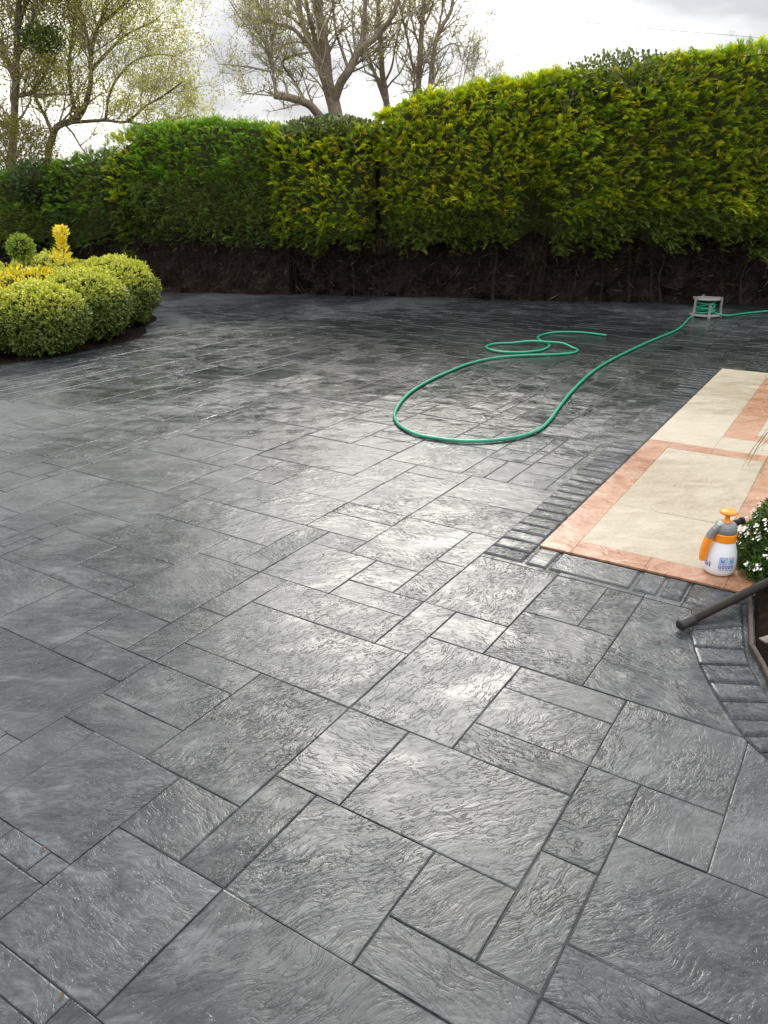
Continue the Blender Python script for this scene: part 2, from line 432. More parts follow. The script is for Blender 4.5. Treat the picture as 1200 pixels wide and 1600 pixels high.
def slab_mesh_data(quad, gap, bev, thick, fine, r):
    """quad: four ground corners; edges a little uneven, arris rounded, sides down to the bed"""
    c = sum(quad, Vector()) / 4
    out = []
    for i in range(4):
        a, b = quad[i], quad[(i + 1) % 4]; ln = (b - a).length
        k = max(1, int(ln / 0.13)) if fine else 1
        for j in range(k): out.append((a.lerp(b, j / k), j == 0))
    def inset(d, jit):
        res = []
        n = len(out)
        # offset every edge inwards by d
        for i, (p, corner) in enumerate(out):
            e0 = (p - out[i - 1][0]).normalized(); e1 = (out[(i + 1) % n][0] - p).normalized()
            n0 = Vector((-e0.y, e0.x, 0)); n1 = Vector((-e1.y, e1.x, 0))
            nn = n0 + n1
            nn = nn / max(nn.dot(n0), 0.2)
            res.append(p + nn * (d + r.uniform(-jit, jit)))
        return res
    tx, ty = r.uniform(-.004, .004), r.uniform(-.004, .004)
    j = 0.0018 if fine else 0.0
    st = r.getstate()
    r1_ = inset(gap, j * .6); r2_ = inset(gap + bev * .45, j); r3_ = inset(gap + bev, j)
    def zz_(p): return (p.x - c.x) * tx + (p.y - c.y) * ty
    n = len(out); v = []
    for ring, z in ((r1_, -thick), (r1_, -bev * .9), (r2_, -bev * .3), (r3_, 0.0)):
        for p in ring: v.append((p.x, p.y, zz_(p) + z))
    f = []
    for k in range(3):
        for i in range(n):
            m = (i + 1) % n; f.append((k * n + i, k * n + m, (k + 1) * n + m, (k + 1) * n + i))
    f.append(tuple(3 * n + i for i in range(n)))
    return v, f
def ccw(q):
    a = sum(q[i].x * q[(i + 1) % 4].y - q[(i + 1) % 4].x * q[i].y for i in range(4))
    return q if a > 0 else q[::-1]
def slab_rand(r): return (r.random(), r.random(), r.random())

vis = []
for (u0, v0, u1, v1) in slabs:
    q = ccw([L(u0, v0), L(u1, v0), L(u1, v1), L(u0, v1)])
    c = sum(q, Vector()) / 4
    # a slab that only shows a corner past an edge is kept whole; hidden ones are dropped
    if not any(slab_visible(p) for p in q + [c]): continue
    d = math.hypot(c.length, CAM_H)
    px, py = to_px(c)
    infr = -120 < px < 1320 and py < 1750
    score = (u1 - u0) * (v1 - v0) / d ** 3 * (1 if infr else 0.02)
    vis.append((score, q, u0, u1))
vis.sort(key=lambda t: -t[0])
sr = random.Random(5)
FV, FF, FT = [], [], []
for i, (sc, q, u0, u1) in enumerate(vis):
    d = (sum(q, Vector()) / 4).length
    q2 = list(q)
    if u1 == CUT or u0 == CUT:                       # wider sawn joint
        cc = sum(q, Vector()) / 4
        q2 = [p + UA * (-0.006 if (u1 == CUT and abs(p.dot(UA) / UN - CUT) < .1) else (0.006 if (u0 == CUT and abs(p.dot(UA) / UN - CUT) < .1) else 0)) for p in q]
    v, f = slab_mesh_data(q2, 0.0011, 0.0034, 0.03, d < 6, sr) if d < 4.5 else slab_mesh_data(q2, 0.0022, 0.0062 if d < 6 else 0.0080, 0.03, d < 6, sr)
    rnd = slab_rand(sr)
    if i < 300:
        me = mesh('paving_slab', v, f, np.tile(rnd, (len(v), 1)), 'slab')
        link('paving_slab', me, M['slate'], driveway)
    else:
        b = len(FV); FV += v; FF += [tuple(k + b for k in t) for t in f]; FT += [rnd] * len(v)
if FV:
    o = link('far_paving_slabs', mesh('far_paving_slabs', FV, FF, np.array(FT), 'slab'), M['slate'], driveway); o['kind'] = 'stuff'

# border blocks (a soldier course up the side of the patio, a header row and a curved row), a touch proud of the field
br = random.Random(9)
def block(quad, zt=0.009, gap=0.004, bev=0.012, mat='block', parent=None, name='border_block', fine=True, thick=0.03):
    v, f = slab_mesh_data(ccw(quad), gap, bev, thick, fine, br)
    v = [(x, y, z + zt) for x, y, z in v]
    return link(name, mesh(name, v, f, np.tile(slab_rand(br), (len(v), 1)), 'slab'), M[mat], parent or driveway)
wb = 0.205
a = -0.20; k = 0
while a < P_LEN - 0.02:
    w = 0.108 + br.uniform(-.006, .006)
    j1, j2 = br.uniform(-.004, .004), br.uniform(-.004, .004)
    block([PL(a, -wb + j1), PL(a + w, -wb + j1), PL(a + w, -0.004), PL(a, -0.004)])
    a += w
# header row along the near end
xs_bot = [(838, 858), (877, 866), (1002, 897), (1042, 907), (1080, 915), (1160, 933)]
bb = [to_ab(G(*p))[1] for p in xs_bot]; bb[0] = 0.003
for b0, b1 in zip(bb[:-1], bb[1:]):
    block([PL(-0.205, b0), PL(-0.205, b1), PL(-0.004, b1), PL(-0.004, b0)], mat='slate' if b1 < bb[2] + .01 else 'block', zt=0.008)
# curved row
cl = [(1078, 952), (1075, 987), (1081, 1013), (1090, 1040), (1104, 1068), (1121, 1098), (1139, 1126), (1160, 1153), (1186, 1178), (1218, 1200)]
crr = [(1161, 945), (1163, 980), (1166, 1018), (1174, 1043), (1191, 1073), (1207, 1100), (1226, 1128), (1248, 1152), (1275, 1176), (1310, 1200)]
for i in range(len(cl) - 1):
    block([G(*cl[i]), G(*crr[i]), G(*crr[i + 1]), G(*cl[i + 1])], zt=0.013)

# patio: cream stone panels framed by terracotta bands
pb = MB()
B_MAX = to_ab(G(1420, 800))[1]
pq = [PL(0, 0, 0.004), PL(P_LEN, 0, 0.004), PL(P_LEN, B_MAX, 0.004), PL(0, B_MAX, 0.004)]
pq2 = [Vector((p.x, p.y, -0.08)) for p in pq]
pb.add(pq2 + pq, [(4, 7, 6, 5), (0, 1, 5, 4), (1, 2, 6, 5), (2, 3, 7, 6), (3, 0, 4, 7)])
patio = pb.build('patio', M['joint'])
tag(patio, 'wet cream stone patio with terracotta bands at the right', 'patio', kind='structure')
def rect(a0, b0, a1, b1, mat, name):
    block([PL(a0, b0), PL(a1, b0), PL(a1, b1), PL(a0, b1)], zt=0.014, gap=0.0005, bev=0.0012, mat=mat, parent=patio, name=name, fine=False, thick=0.012)
bw = to_ab(G(906, 850)); wA, wB = bw[0], bw[1]                 # width of the near band and of the side band
a_cross0, _ = to_ab(G(1046, 704)); a_cross1, _ = to_ab(G(1017, 690)); a_cross0, a_cross1 = min(a_cross0, a_cross1), max(a_cross0, a_cross1)
a_cross0 = to_ab(G(1120, 714))[0]; a_cross1 = to_ab(G(1110, 703))[0]
bR = to_ab(G(1194, 725))[1]                                   # right side of the near cream panel
# terracotta frame of the near panel
def strip(a0, b0, a1, b1, n, along, mat='terracotta', name='terracotta_band'):
    for i in range(n):
        if along == 'a': rect(a0 + (a1 - a0) * i / n, b0, a0 + (a1 - a0) * (i + 1) / n, b1, mat, name)
        else: rect(a0, b0 + (b1 - b0) * i / n, a1, b0 + (b1 - b0) * (i + 1) / n, mat, name)
strip(0, 0, a_cross1, wB, 4, 'a')
strip(0, wB, wA, B_MAX, 4, 'b')
strip(wA, bR, a_cross0, bR + wB, 4, 'a')
strip(a_cross0, wB, a_cross1, B_MAX, 5, 'b')
am = to_ab(G(966, 792))[0]
for (a0, a1) in ((wA, am), (am, a_cross0)):
    rect(a0, wB, a1, bR, 'cream', 'cream_slab')
strip(wA, bR + wB, a_cross0, B_MAX, 2, 'b', 'cream', 'cream_slab')
# the far panel: cream margin, terracotta band, cream centre
a2, b2 = to_ab(G(1128, 686)); a3, b3 = to_ab(G(1170, 681))
a_top = P_LEN
m_ = 3
strip(a_cross1, 0, a_top, b2, m_, 'a', 'cream', 'cream_slab')
strip(a_cross1, b2, a2, B_MAX, 2, 'b', 'cream', 'cream_slab')
bw2 = max(0.2, b3 - b2); bw3 = max(0.15, to_ab(G(1200, 686))[0] - to_ab(G(1200, 695))[0])
a_end = to_ab(G(1195, 592))[0]
strip(a2, b2, a_end, b2 + bw2, 3, 'a')
strip(a2, b2 + bw2, a2 + bw3, B_MAX, 2, 'b')
strip(a2 + bw3, b2 + bw2, a_end, B_MAX, 2, 'a', 'cream', 'cream_slab')
strip(a_end, b2, a_top, B_MAX, 2, 'b', 'cream', 'cream_slab')

# soil beds
def bed(poly, z, name, label, seed):
    rr = random.Random(seed); c = sum((Vector(p) for p in poly), Vector()) / len(poly)
    v = []; f = []; n = len(poly); rings = [1.0, 0.985, 0.9, 0.75, 0.55, 0.3]
    for q, s_ in enumerate(rings):
        for p in poly:
            w = c + (Vector(p) - c) * s_
            v.append((w.x, w.y, (-0.03 if q == 0 else z + (rr.uniform(-.012, .02) if q > 1 else 0))))
    for q in range(len(rings) - 1):
        for i in range(n):
            j = (i + 1) % n; f.append((q * n + i, q * n + j, (q + 1) * n + j, (q + 1) * n + i))
    f.append(tuple((len(rings) - 1) * n + i for i in range(n)))
    o = link(name, mesh(name, v, f), M['soil'], None, True)
    return tag(o, label, 'planting bed', kind='structure')
bed(BED, 0.016, 'planting_bed', 'dark soil bed with a curved edge under the clipped box balls', 1)
rb_px = [(1176, 915), (1177, 960), (1179, 1012), (1196, 1040), (1212, 1072), (1235, 1105), (1270, 1140), (1320, 1180)]
RBED = [G(*p) for p in rb_px] + [Vector((1.75, 1.3, 0)), Vector((2.6, 1.3, 0)), Vector((3.0, 2.6, 0)), PL(-0.02, 1.5)]
bed(RBED, 0.014, 'planting_bed', 'dark soil bed behind the timber edging at the right', 2)

# timber edging
e = empty('timber_edging', G(1170, 980), 'low weathered timber edging strip between the curved blocks and soil bed', 'edging')
ep = [(1168, 926), (1170, 962), (1172, 1014), (1188, 1042), (1203, 1073), (1224, 1107), (1258, 1142), (1305, 1182)]
for p, q in zip(ep[:-1], ep[1:]):
    a_, b_ = G(*p), G(*q); d_ = b_ - a_; m2 = (a_ + b_) / 2
    MB().box((m2.x + .003, m2.y, -0.004), (d_.length + .004, 0.017, 0.058), math.atan2(d_.y, d_.x), bev=0.003).build('board', M['timber'], e)

# ================================================================== foliage builders
def unit(v): return v / np.maximum(np.linalg.norm(v, axis=-1, keepdims=True), 1e-9)
def kites(base, dirn, lat, ln, wd, tint, nrm=None, bend=0.0):
    """flat pointed leaves: base point, direction, lateral direction, length, width (arrays)"""
    n = len(base); ln = ln[:, None]; wd = wd[:, None]
    mid = base + dirn * ln * 0.45
    if nrm is not None and bend: tip = base + dirn * ln - nrm * (ln * bend)
    else: tip = base + dirn * ln
    v = np.stack([base, mid + lat * wd * .5, tip, mid - lat * wd * .5], 1).reshape(-1, 3)
    f = np.arange(n * 4).reshape(-1, 4)
    return v, f, np.repeat(tint, 4, axis=0)
def sprays(pos, out, size, tint, r, nl=19, flat=0.55, droop=0.25):
    """conifer sprays: a feathered fan of narrow leaflets along a short drooping axis"""
    n = len(pos)
    up = np.array([0, 0, 1.0])
    ax = unit(out + r.normal(0, .32, (n, 3)))
    lat = unit(np.cross(ax, up + r.normal(0, flat, (n, 3)))); nrm = np.cross(lat, ax)
    V, F, T = [], [], []
    b = 0
    for j in range(nl):
        t = j / (nl - 1); side = 0 if j == nl - 1 else (1 if j % 2 else -1)
        bp = pos + ax * (size * t * .8)[:, None] - np.array([0, 0, 1.0]) * (droop * size * t * t)[:, None]
        ang = (0.62 - 0.22 * t + r.normal(0, .10, n)) * side
        d = unit(ax * np.cos(ang)[:, None] + lat * np.sin(ang)[:, None] - up * (0.25 * t) + nrm * r.normal(0, .15, n)[:, None])
        l2 = unit(np.cross(d, nrm))
        ln = size * (0.34 - 0.13 * t) * r.uniform(.75, 1.25, n); wd = ln * 0.18
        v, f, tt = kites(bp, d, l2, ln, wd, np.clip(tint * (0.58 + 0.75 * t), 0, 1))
        V.append(v); F.append(f + b); T.append(tt); b += len(v)
    return np.concatenate(V), np.concatenate(F), np.concatenate(T)
def cols(n, stops, w, r, var=0.18):
    c = np.array(stops)[r.choice(len(stops), n, p=np.array(w) / sum(w))]
    return np.clip(c * (1 + r.normal(0, var, (n, 1))) * (1 + r.normal(0, .05, (n, 3))), 0.002, 1)
def vnoise(x, y, seed):
    """cheap smooth noise"""
    r = np.random.default_rng(seed); o = 0
    for k in range(5):
        fx, fy, ph, am = r.uniform(.6, 3.4) * (1 + k * .5), r.uniform(.6, 3.4) * (1 + k * .5), r.uniform(0, 6.3), 1 / (1 + k * .6)
        o = o + am * np.sin(x * fx + ph + 1.3 * np.sin(y * fy + ph * 2))
    return o / 2.6

def hedge(px0, px1, tops, bot_z, depth, label, stops, w, seed, dens=260, size=(.15, .27), lean=0.35, low=None, rough=0.14, name='conifer_hedge', back=0.0, notch=None, low_z=1.25, sway=0.0, foot_back=0.30, rag=.20):
    """a stretch of hedge between two places along its foot; tops: heights (m) evenly along it"""
    r = np.random.default_rng(seed)
    A, B = hedge_line(px0), hedge_line(px1); al = B - A; ln = al.length; al = al / ln
    inw = Vector((-al.y, al.x, 0)); inw = inw if inw.y > 0 else -inw
    A = A + inw * back
    an, inn = np.array(al), np.array(inw); A0 = np.array(A)
    topf = lambda s: np.interp(s / ln, np.linspace(0, 1, len(tops)), tops)
    dens *= 1.6; size = (size[0] * .70, size[1] * .72)
    root = empty(name, A + al * (ln / 2) + inw * depth * .5, label, 'hedge', 'hedge at the back of the driveway')
    notch = [(n_[0] if n_[0] >= 0 else ln + n_[0], *n_[1:]) for n_ in notch] if notch else None
    # front face
    nF = int(dens * ln * (np.mean(tops) - bot_z)); s = r.uniform(-.04, ln + .04, nF); z = bot_z - rag + r.random(nF) * (topf(s) - bot_z + rag)
    hgt = (z - bot_z) / (topf(s) - bot_z)
    dep = -0.10 - rough * vnoise(s * 1.2, z * 1.6, seed) + 0.32 * np.clip((hgt - .86) / .14, 0, 1) ** 2 - 0.16 * np.sin(np.clip(hgt, 0, 1) * 3.1) + r.uniform(0, .16, nF)
    edge = np.minimum(s, ln - s); dep = dep + 0.30 * np.exp(-np.clip(edge, 0, 9) / .12)
    ragged = z > bot_z + rag * vnoise(s * 2.2, s * 0 + seed, seed + 1) + .7 * rag * vnoise(s * 7.1, s * 0 + seed, seed + 4)
    if notch is not None:
        for (ns, nz0, nz1, nw) in notch:
            ragged &= ~((np.abs(s - ns - .12 * np.sin(z * 7)) < nw * (1 - .55 * (z - nz0) / (nz1 - nz0))) & (z > nz0 - .2) & (z < nz1))
    s, z, dep, hgt = s[ragged], z[ragged], dep[ragged], hgt[ragged]
    pos = A0 + s[:, None] * an + dep[:, None] * inn; pos[:, 2] = z
    out = -inn * (1.0 - .3 * hgt[:, None]) + np.array([0, 0, 1.0]) * (lean + .35 * hgt[:, None]) + an * r.normal(sway, .40, (len(s), 1))
    tint = cols(len(s), stops, w, r)
    patch = np.clip(.5 + .5 * vnoise(s * .9, z * .9, seed + 5), 0, 1)[:, None]
    tint = tint * (0.78 + .40 * patch)
    sz = r.uniform(*size, len(s))
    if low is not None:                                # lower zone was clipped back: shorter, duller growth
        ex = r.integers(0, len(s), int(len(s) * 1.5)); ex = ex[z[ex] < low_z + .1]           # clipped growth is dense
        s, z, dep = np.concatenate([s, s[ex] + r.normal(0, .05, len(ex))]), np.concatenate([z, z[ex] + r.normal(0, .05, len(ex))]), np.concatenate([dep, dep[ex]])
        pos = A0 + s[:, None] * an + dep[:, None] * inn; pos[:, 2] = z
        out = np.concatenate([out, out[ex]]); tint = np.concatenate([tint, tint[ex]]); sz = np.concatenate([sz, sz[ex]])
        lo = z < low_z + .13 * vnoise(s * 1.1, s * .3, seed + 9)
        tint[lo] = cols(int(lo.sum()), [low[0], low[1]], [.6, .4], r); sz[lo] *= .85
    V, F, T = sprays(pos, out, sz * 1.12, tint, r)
    # top
    nT = int(dens * .65 * ln * depth); s = r.uniform(-.05, ln + .05, nT); q = r.random(nT) ** 1.5 * depth * .95 + .06
    z = topf(s) + .07 * vnoise(s * 2.1, q * 3, seed + 2) - .10 * np.abs(q / depth - .45) + r.uniform(-.06, .04, nT)
    pos = A0 + s[:, None] * an + q[:, None] * inn; pos[:, 2] = z
    out = np.array([0, 0, 1.0]) - inn * .25 + an * r.normal(0, .5, (nT, 1)) + inn * r.normal(0, .4, (nT, 1))
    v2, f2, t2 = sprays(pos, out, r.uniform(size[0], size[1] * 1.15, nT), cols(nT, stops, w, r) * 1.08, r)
    V, F, T = np.concatenate([V, v2]), np.concatenate([F, f2 + len(V)]), np.concatenate([T, t2])
    # leaders poking out of the top
    nL = int(ln * 6.0); s = r.uniform(0, ln, nL); q = r.random(nL) * depth * .5
    for k in range(nL):
        hh = r.uniform(.12, .40) * (1 if r.random() < .6 else .5); base = A0 + s[k] * an + q[k] * inn; m_k = 7
        tt = np.linspace(0, 1, m_k); pp = base + np.zeros((m_k, 3)); pp[:, 2] = topf(s[k]) - .05 + tt * hh; pp = pp + an * (tt * r.normal(0, .10))[:, None]
        oo = np.tile([0, 0, 1.0], (m_k, 1)) + r.normal(0, .5, (m_k, 3))
        v2, f2, t2 = sprays(pp, oo, np.full(m_k, .12), cols(m_k, stops, w, r), r, 7)
        V, F, T = np.concatenate([V, v2]), np.concatenate([F, f2 + len(V)]), np.concatenate([T, t2])
    # the two ends
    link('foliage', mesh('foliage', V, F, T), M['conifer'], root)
    # inner mass, set back behind the sprays
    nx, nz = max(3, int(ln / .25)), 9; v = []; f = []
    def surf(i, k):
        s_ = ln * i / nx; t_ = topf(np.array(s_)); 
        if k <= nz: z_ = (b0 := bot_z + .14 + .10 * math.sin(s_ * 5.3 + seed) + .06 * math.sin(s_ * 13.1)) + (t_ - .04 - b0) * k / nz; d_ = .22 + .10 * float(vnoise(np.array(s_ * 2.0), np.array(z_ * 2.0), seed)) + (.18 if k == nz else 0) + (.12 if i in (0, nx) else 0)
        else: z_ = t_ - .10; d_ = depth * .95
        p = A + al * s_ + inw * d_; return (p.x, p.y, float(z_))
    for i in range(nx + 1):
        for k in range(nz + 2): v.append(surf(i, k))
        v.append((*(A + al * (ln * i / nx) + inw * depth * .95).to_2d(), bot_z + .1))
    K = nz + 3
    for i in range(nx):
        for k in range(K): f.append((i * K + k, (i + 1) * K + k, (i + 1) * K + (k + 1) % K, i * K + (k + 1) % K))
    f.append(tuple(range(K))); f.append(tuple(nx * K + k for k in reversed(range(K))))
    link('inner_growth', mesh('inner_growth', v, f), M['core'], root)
    # dead brown foot: a rough bank with twigs
    nx = max(4, int(ln / .10)); nz = 8; v = []; f = []
    for i in range(nx + 1):
        s_ = -.16 + (ln + .32) * i / nx
        for k in range(nz + 1):
            z_ = -.06 + (bot_z + .36) * k / nz
            d_ = foot_back + .10 * (k / nz) + (.10 + .45 * foot_back) * float(vnoise(np.array(s_ * 4.0), np.array(z_ * 5.0), seed + 3)) + r.uniform(-.035, .035)
            p = A + al * s_ + inw * d_; v.append((p.x, p.y, z_))
        p = A + al * s_ + inw * 1.1; v.append((p.x, p.y, bot_z + .25)); v.append((p.x, p.y, -.06))
    K = nz + 3
    for i in range(nx):
        for k in range(K): f.append((i * K + k, (i + 1) * K + k, (i + 1) * K + (k + 1) % K, i * K + (k + 1) % K))
    f.append(tuple(range(K))); f.append(tuple(nx * K + k for k in reversed(range(K))))
    link('dead_foot', mesh('dead_foot', v, f), M['dead'], root)
    sm = MB(); qs = random.Random(seed)                   # bare stems standing in the foot
    for k in range(int(ln * 2.6)):
        s_ = qs.uniform(.05, ln - .05); d_ = qs.uniform(.08, foot_back + .1); b_ = A + al * s_ + inw * d_; b_.z = -.05; ra = qs.uniform(.008, .026)
        c_ = b_ + al * qs.uniform(-.12, .12) + Vector((0, 0, bot_z * .55)); e_ = c_ + al * qs.uniform(-.15, .15) + inw * qs.uniform(-.05, .15) + Vector((0, 0, bot_z * .75))
        sm.tube([b_, c_, e_], [ra, ra * .8, ra * .55], 6)
    sm.build('stems', M['twig'], root)['kind'] = 'stuff'
    nW = int(ln * 330); s = r.uniform(0, ln, nW); z = r.random(nW) ** .8 * (bot_z + .05)
    pos = A0 + s[:, None] * an + (r.uniform(-.06, .10 + foot_back, nW))[:, None] * inn; pos[:, 2] = z
    d = unit(r.normal(0, 1, (nW, 3)) * np.array([1.0, .5, .8]) + np.array([0, -.25, .15]) ); d[:, 2] = np.where(z < .08, np.abs(d[:, 2]), d[:, 2])
    lat = unit(np.cross(d, r.normal(0, 1, (nW, 3))))
    ln_ = r.uniform(.06, .26, nW); tcol = cols(nW, [(.050, .034, .028), (.095, .070, .055), (.022, .017, .015), (.20, .17, .13)], [.42, .24, .28, .06], r, .3)
    v1, f1, t1 = kites(pos, d, lat, ln_, r.uniform(.005, .012, nW), tcol)
    # brown feathery remains
    nD = int(ln * 120); s = r.uniform(0, ln, nD); z = r.uniform(.05, bot_z + .08, nD)
    pos = A0 + s[:, None] * an + (r.uniform(-.02, .12 + foot_back, nD))[:, None] * inn; pos[:, 2] = z
    v2, f2, t2 = sprays(pos, -inn + r.normal(0, .6, (nD, 3)), r.uniform(.08, .2, nD), cols(nD, [(.038, .026, .021), (.022, .018, .014), (.016, .026, .014)], [.6, .3, .1], r, .3), r, 7)
    v2[:, 2] = np.maximum(v2[:, 2], .004); v1[:, 2] = np.maximum(v1[:, 2], .003)
    if notch is not None:                              # brown dead growth in the gaps
        for (ns, nz0, nz1, nw) in notch:
            nN = 170; s = ns + r.normal(0, nw * .9, nN); z = r.uniform(nz0 - .1, nz1, nN)
            pos = A0 + s[:, None] * an + r.uniform(0, .2, (nN, 1)) * inn; pos[:, 2] = z
            v3, f3, t3 = sprays(pos, -inn + r.normal(0, .7, (nN, 3)), r.uniform(.10, .22, nN), cols(nN, [(.060, .040, .030), (.035, .028, .02), (.05, .07, .02)], [.5, .35, .15], r, .3), r, 7)
            v2, f2, t2 = np.concatenate([v2, v3]), np.concatenate([f2, f3 + len(v2)]), np.concatenate([t2, t3])
    dtw = link('dead_twigs', mesh('dead_twigs', np.concatenate([v1, v2]), np.concatenate([f1, f2 + len(v1)]), np.concatenate([t1, t2])), M['conifer'], root); dtw['kind'] = 'stuff'
    return root

GOLD = [(.46, .51, .022), (.34, .44, .024), (.17, .28, .026), (.54, .51, .026)]
GREEN = [(.16, .31, .035), (.12, .245, .032), (.23, .38, .035), (.32, .40, .035)]
DARK = [(.11, .215, .035), (.15, .26, .037), (.08, .16, .03), (.22, .30, .035)]
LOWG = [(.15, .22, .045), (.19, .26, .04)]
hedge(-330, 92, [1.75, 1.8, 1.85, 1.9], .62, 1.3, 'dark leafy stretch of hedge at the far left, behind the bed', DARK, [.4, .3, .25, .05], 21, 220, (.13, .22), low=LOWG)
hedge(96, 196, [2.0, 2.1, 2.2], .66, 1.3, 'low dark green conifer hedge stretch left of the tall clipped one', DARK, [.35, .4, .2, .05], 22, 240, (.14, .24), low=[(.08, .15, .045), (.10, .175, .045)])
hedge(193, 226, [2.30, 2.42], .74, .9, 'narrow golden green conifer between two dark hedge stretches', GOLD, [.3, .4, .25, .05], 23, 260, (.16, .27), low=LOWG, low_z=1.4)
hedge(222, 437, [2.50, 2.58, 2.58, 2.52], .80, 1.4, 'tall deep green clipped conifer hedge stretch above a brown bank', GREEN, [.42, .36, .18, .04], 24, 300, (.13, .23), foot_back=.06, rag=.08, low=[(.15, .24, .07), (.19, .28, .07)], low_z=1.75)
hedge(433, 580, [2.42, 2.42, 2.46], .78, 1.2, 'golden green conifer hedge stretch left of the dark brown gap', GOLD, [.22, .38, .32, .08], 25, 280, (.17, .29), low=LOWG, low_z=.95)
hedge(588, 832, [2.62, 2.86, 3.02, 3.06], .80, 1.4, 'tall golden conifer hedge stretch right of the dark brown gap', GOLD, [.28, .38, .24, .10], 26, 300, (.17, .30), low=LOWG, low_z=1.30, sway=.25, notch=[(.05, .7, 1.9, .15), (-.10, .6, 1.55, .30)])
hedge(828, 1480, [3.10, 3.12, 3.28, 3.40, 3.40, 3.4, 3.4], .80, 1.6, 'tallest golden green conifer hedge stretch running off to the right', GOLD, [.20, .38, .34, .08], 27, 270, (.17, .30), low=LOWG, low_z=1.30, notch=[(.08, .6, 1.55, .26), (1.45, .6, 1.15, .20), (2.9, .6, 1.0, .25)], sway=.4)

# broad-leaved clumps growing through the hedge
def leaf_blob(name, label, cat, c, rad, n, stops, w, size, seed, group=None, flat=1.0, core=True, hollow=0.65, ratio=.55, mat='leaf', twigs=0):
    r = np.random.default_rng(seed); c = np.array(c); rad = np.array(rad)
    root = empty(name, (c[0], c[1], 0.0), label, cat, group)
    d = unit(r.normal(0, 1, (n, 3))); rr = hollow + (1 - hollow) * r.random(n) ** .5
    lump = 1 + .10 * vnoise(d[:, 0] * 3 + seed, d[:, 2] * 3 + d[:, 1] * 2, seed)
    pos = c + d * rad * (rr * lump)[:, None]; pos[:, 2] = np.maximum(pos[:, 2], .03)
    dr = unit(d + np.array([0, 0, .45]) + r.normal(0, .55, (n, 3))); lat = unit(np.cross(dr, d + r.normal(0, .6, (n, 3))))
    ln = r.uniform(size[0], size[1], n)
    v, f, t = kites(pos, dr, lat, ln, ln * ratio, cols(n, stops, w, r), d, .15)
    v[:, 2] = np.maximum(v[:, 2], .015)
    link('foliage', mesh('foliage', v, f, t), M[mat], root)
    m = MB()
    if core:
        pr = [(0.0, -.98)] + [(math.sqrt(max(0, 1 - z * z)), z) for z in np.linspace(-.95, .95, 9)] + [(0.0, .98)]
        m.lathe([(max(.001, p) * .72 , z * .74) for p, z in pr], n=12, cap=False)
        m.v = [Vector((p.x * rad[0] + c[0], p.y * rad[1] + c[1], max(.02, p.z * rad[2] + c[2]))) for p in m.v]
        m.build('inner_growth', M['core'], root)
    if twigs:
        m = MB(); q = random.Random(seed)
        for k in range(twigs):
            a0 = Vector((c[0] + q.uniform(-.2, .2) * rad[0], c[1] + q.uniform(-.2, .2) * rad[1], max(.0, c[2] - rad[2])))
            b0 = Vector((c[0] + q.uniform(-.9, .9) * rad[0], c[1] + q.uniform(-.7, .7) * rad[1], c[2] + rad[2] * q.uniform(.2, 1.15)))
            m.tube([a0, a0.lerp(b0, .5) + Vector((q.uniform(-.05, .05), 0, .05)), b0], [.009, .006, .003], 4)
        m.build('stems', M['bark'], root)
    return root
IVY = [(.10, .14, .055), (.16, .20, .09), (.06, .10, .04), (.24, .26, .14)]
def at_hedge(px, py, back): 
    y = hedge_line(px).y + back; return P(px, py, y)
p = at_hedge(520, 212, .35); leaf_blob('ivy_clump', 'grey green ivy topping the hedge in front of the pollarded tree', 'ivy', p, (.85, .5, .26), 2600, IVY, [.4, .3, .2, .1], (.06, .10), 31, flat=.5)
p = at_hedge(990, 118, .35); leaf_blob('ivy_clump', 'sprawling grey leaved climber topping the golden hedge under the cable', 'climber', p, (1.0, .5, .30), 2300, IVY, [.35, .35, .15, .15], (.05, .09), 32, twigs=26, core=False, hollow=.2)
p = at_hedge(885, 140, .3); leaf_blob('ivy_clump', 'small grey leaved sprig on the hedge left of the sprawling climber', 'climber', p, (.30, .3, .24), 380, IVY, [.35, .35, .15, .15], (.05, .08), 33, twigs=12, core=False, hollow=.1)
p = at_hedge(65, 285, .1); leaf_blob('ivy_clump', 'dark glossy ivy clump on the low hedge at the far left', 'ivy', p, (.55, .4, .34), 1500, [(.05, .085, .03), (.09, .125, .05), (.03, .06, .02)], [.5, .25, .25], (.06, .10), 34)
p = at_hedge(172, 300, -.02); leaf_blob('ivy_clump', 'hanging grey green climber beside the narrow golden conifer', 'climber', p, (.22, .2, .55), 800, IVY, [.5, .2, .3, .0], (.06, .10), 35, hollow=.3)
p = at_hedge(310, 205, 1.1); leaf_blob('wispy_shrub', 'pale green wispy shrub showing above the tall green hedge', 'shrub', (p.x, p.y, p.z - .12), (1.25, .5, .34), 4200, [(.20, .24, .07), (.28, .30, .09), (.13, .17, .05)], [.45, .3, .25], (.03, .06), 36, mat='thin_leaf', hollow=.3, core=False, twigs=50)

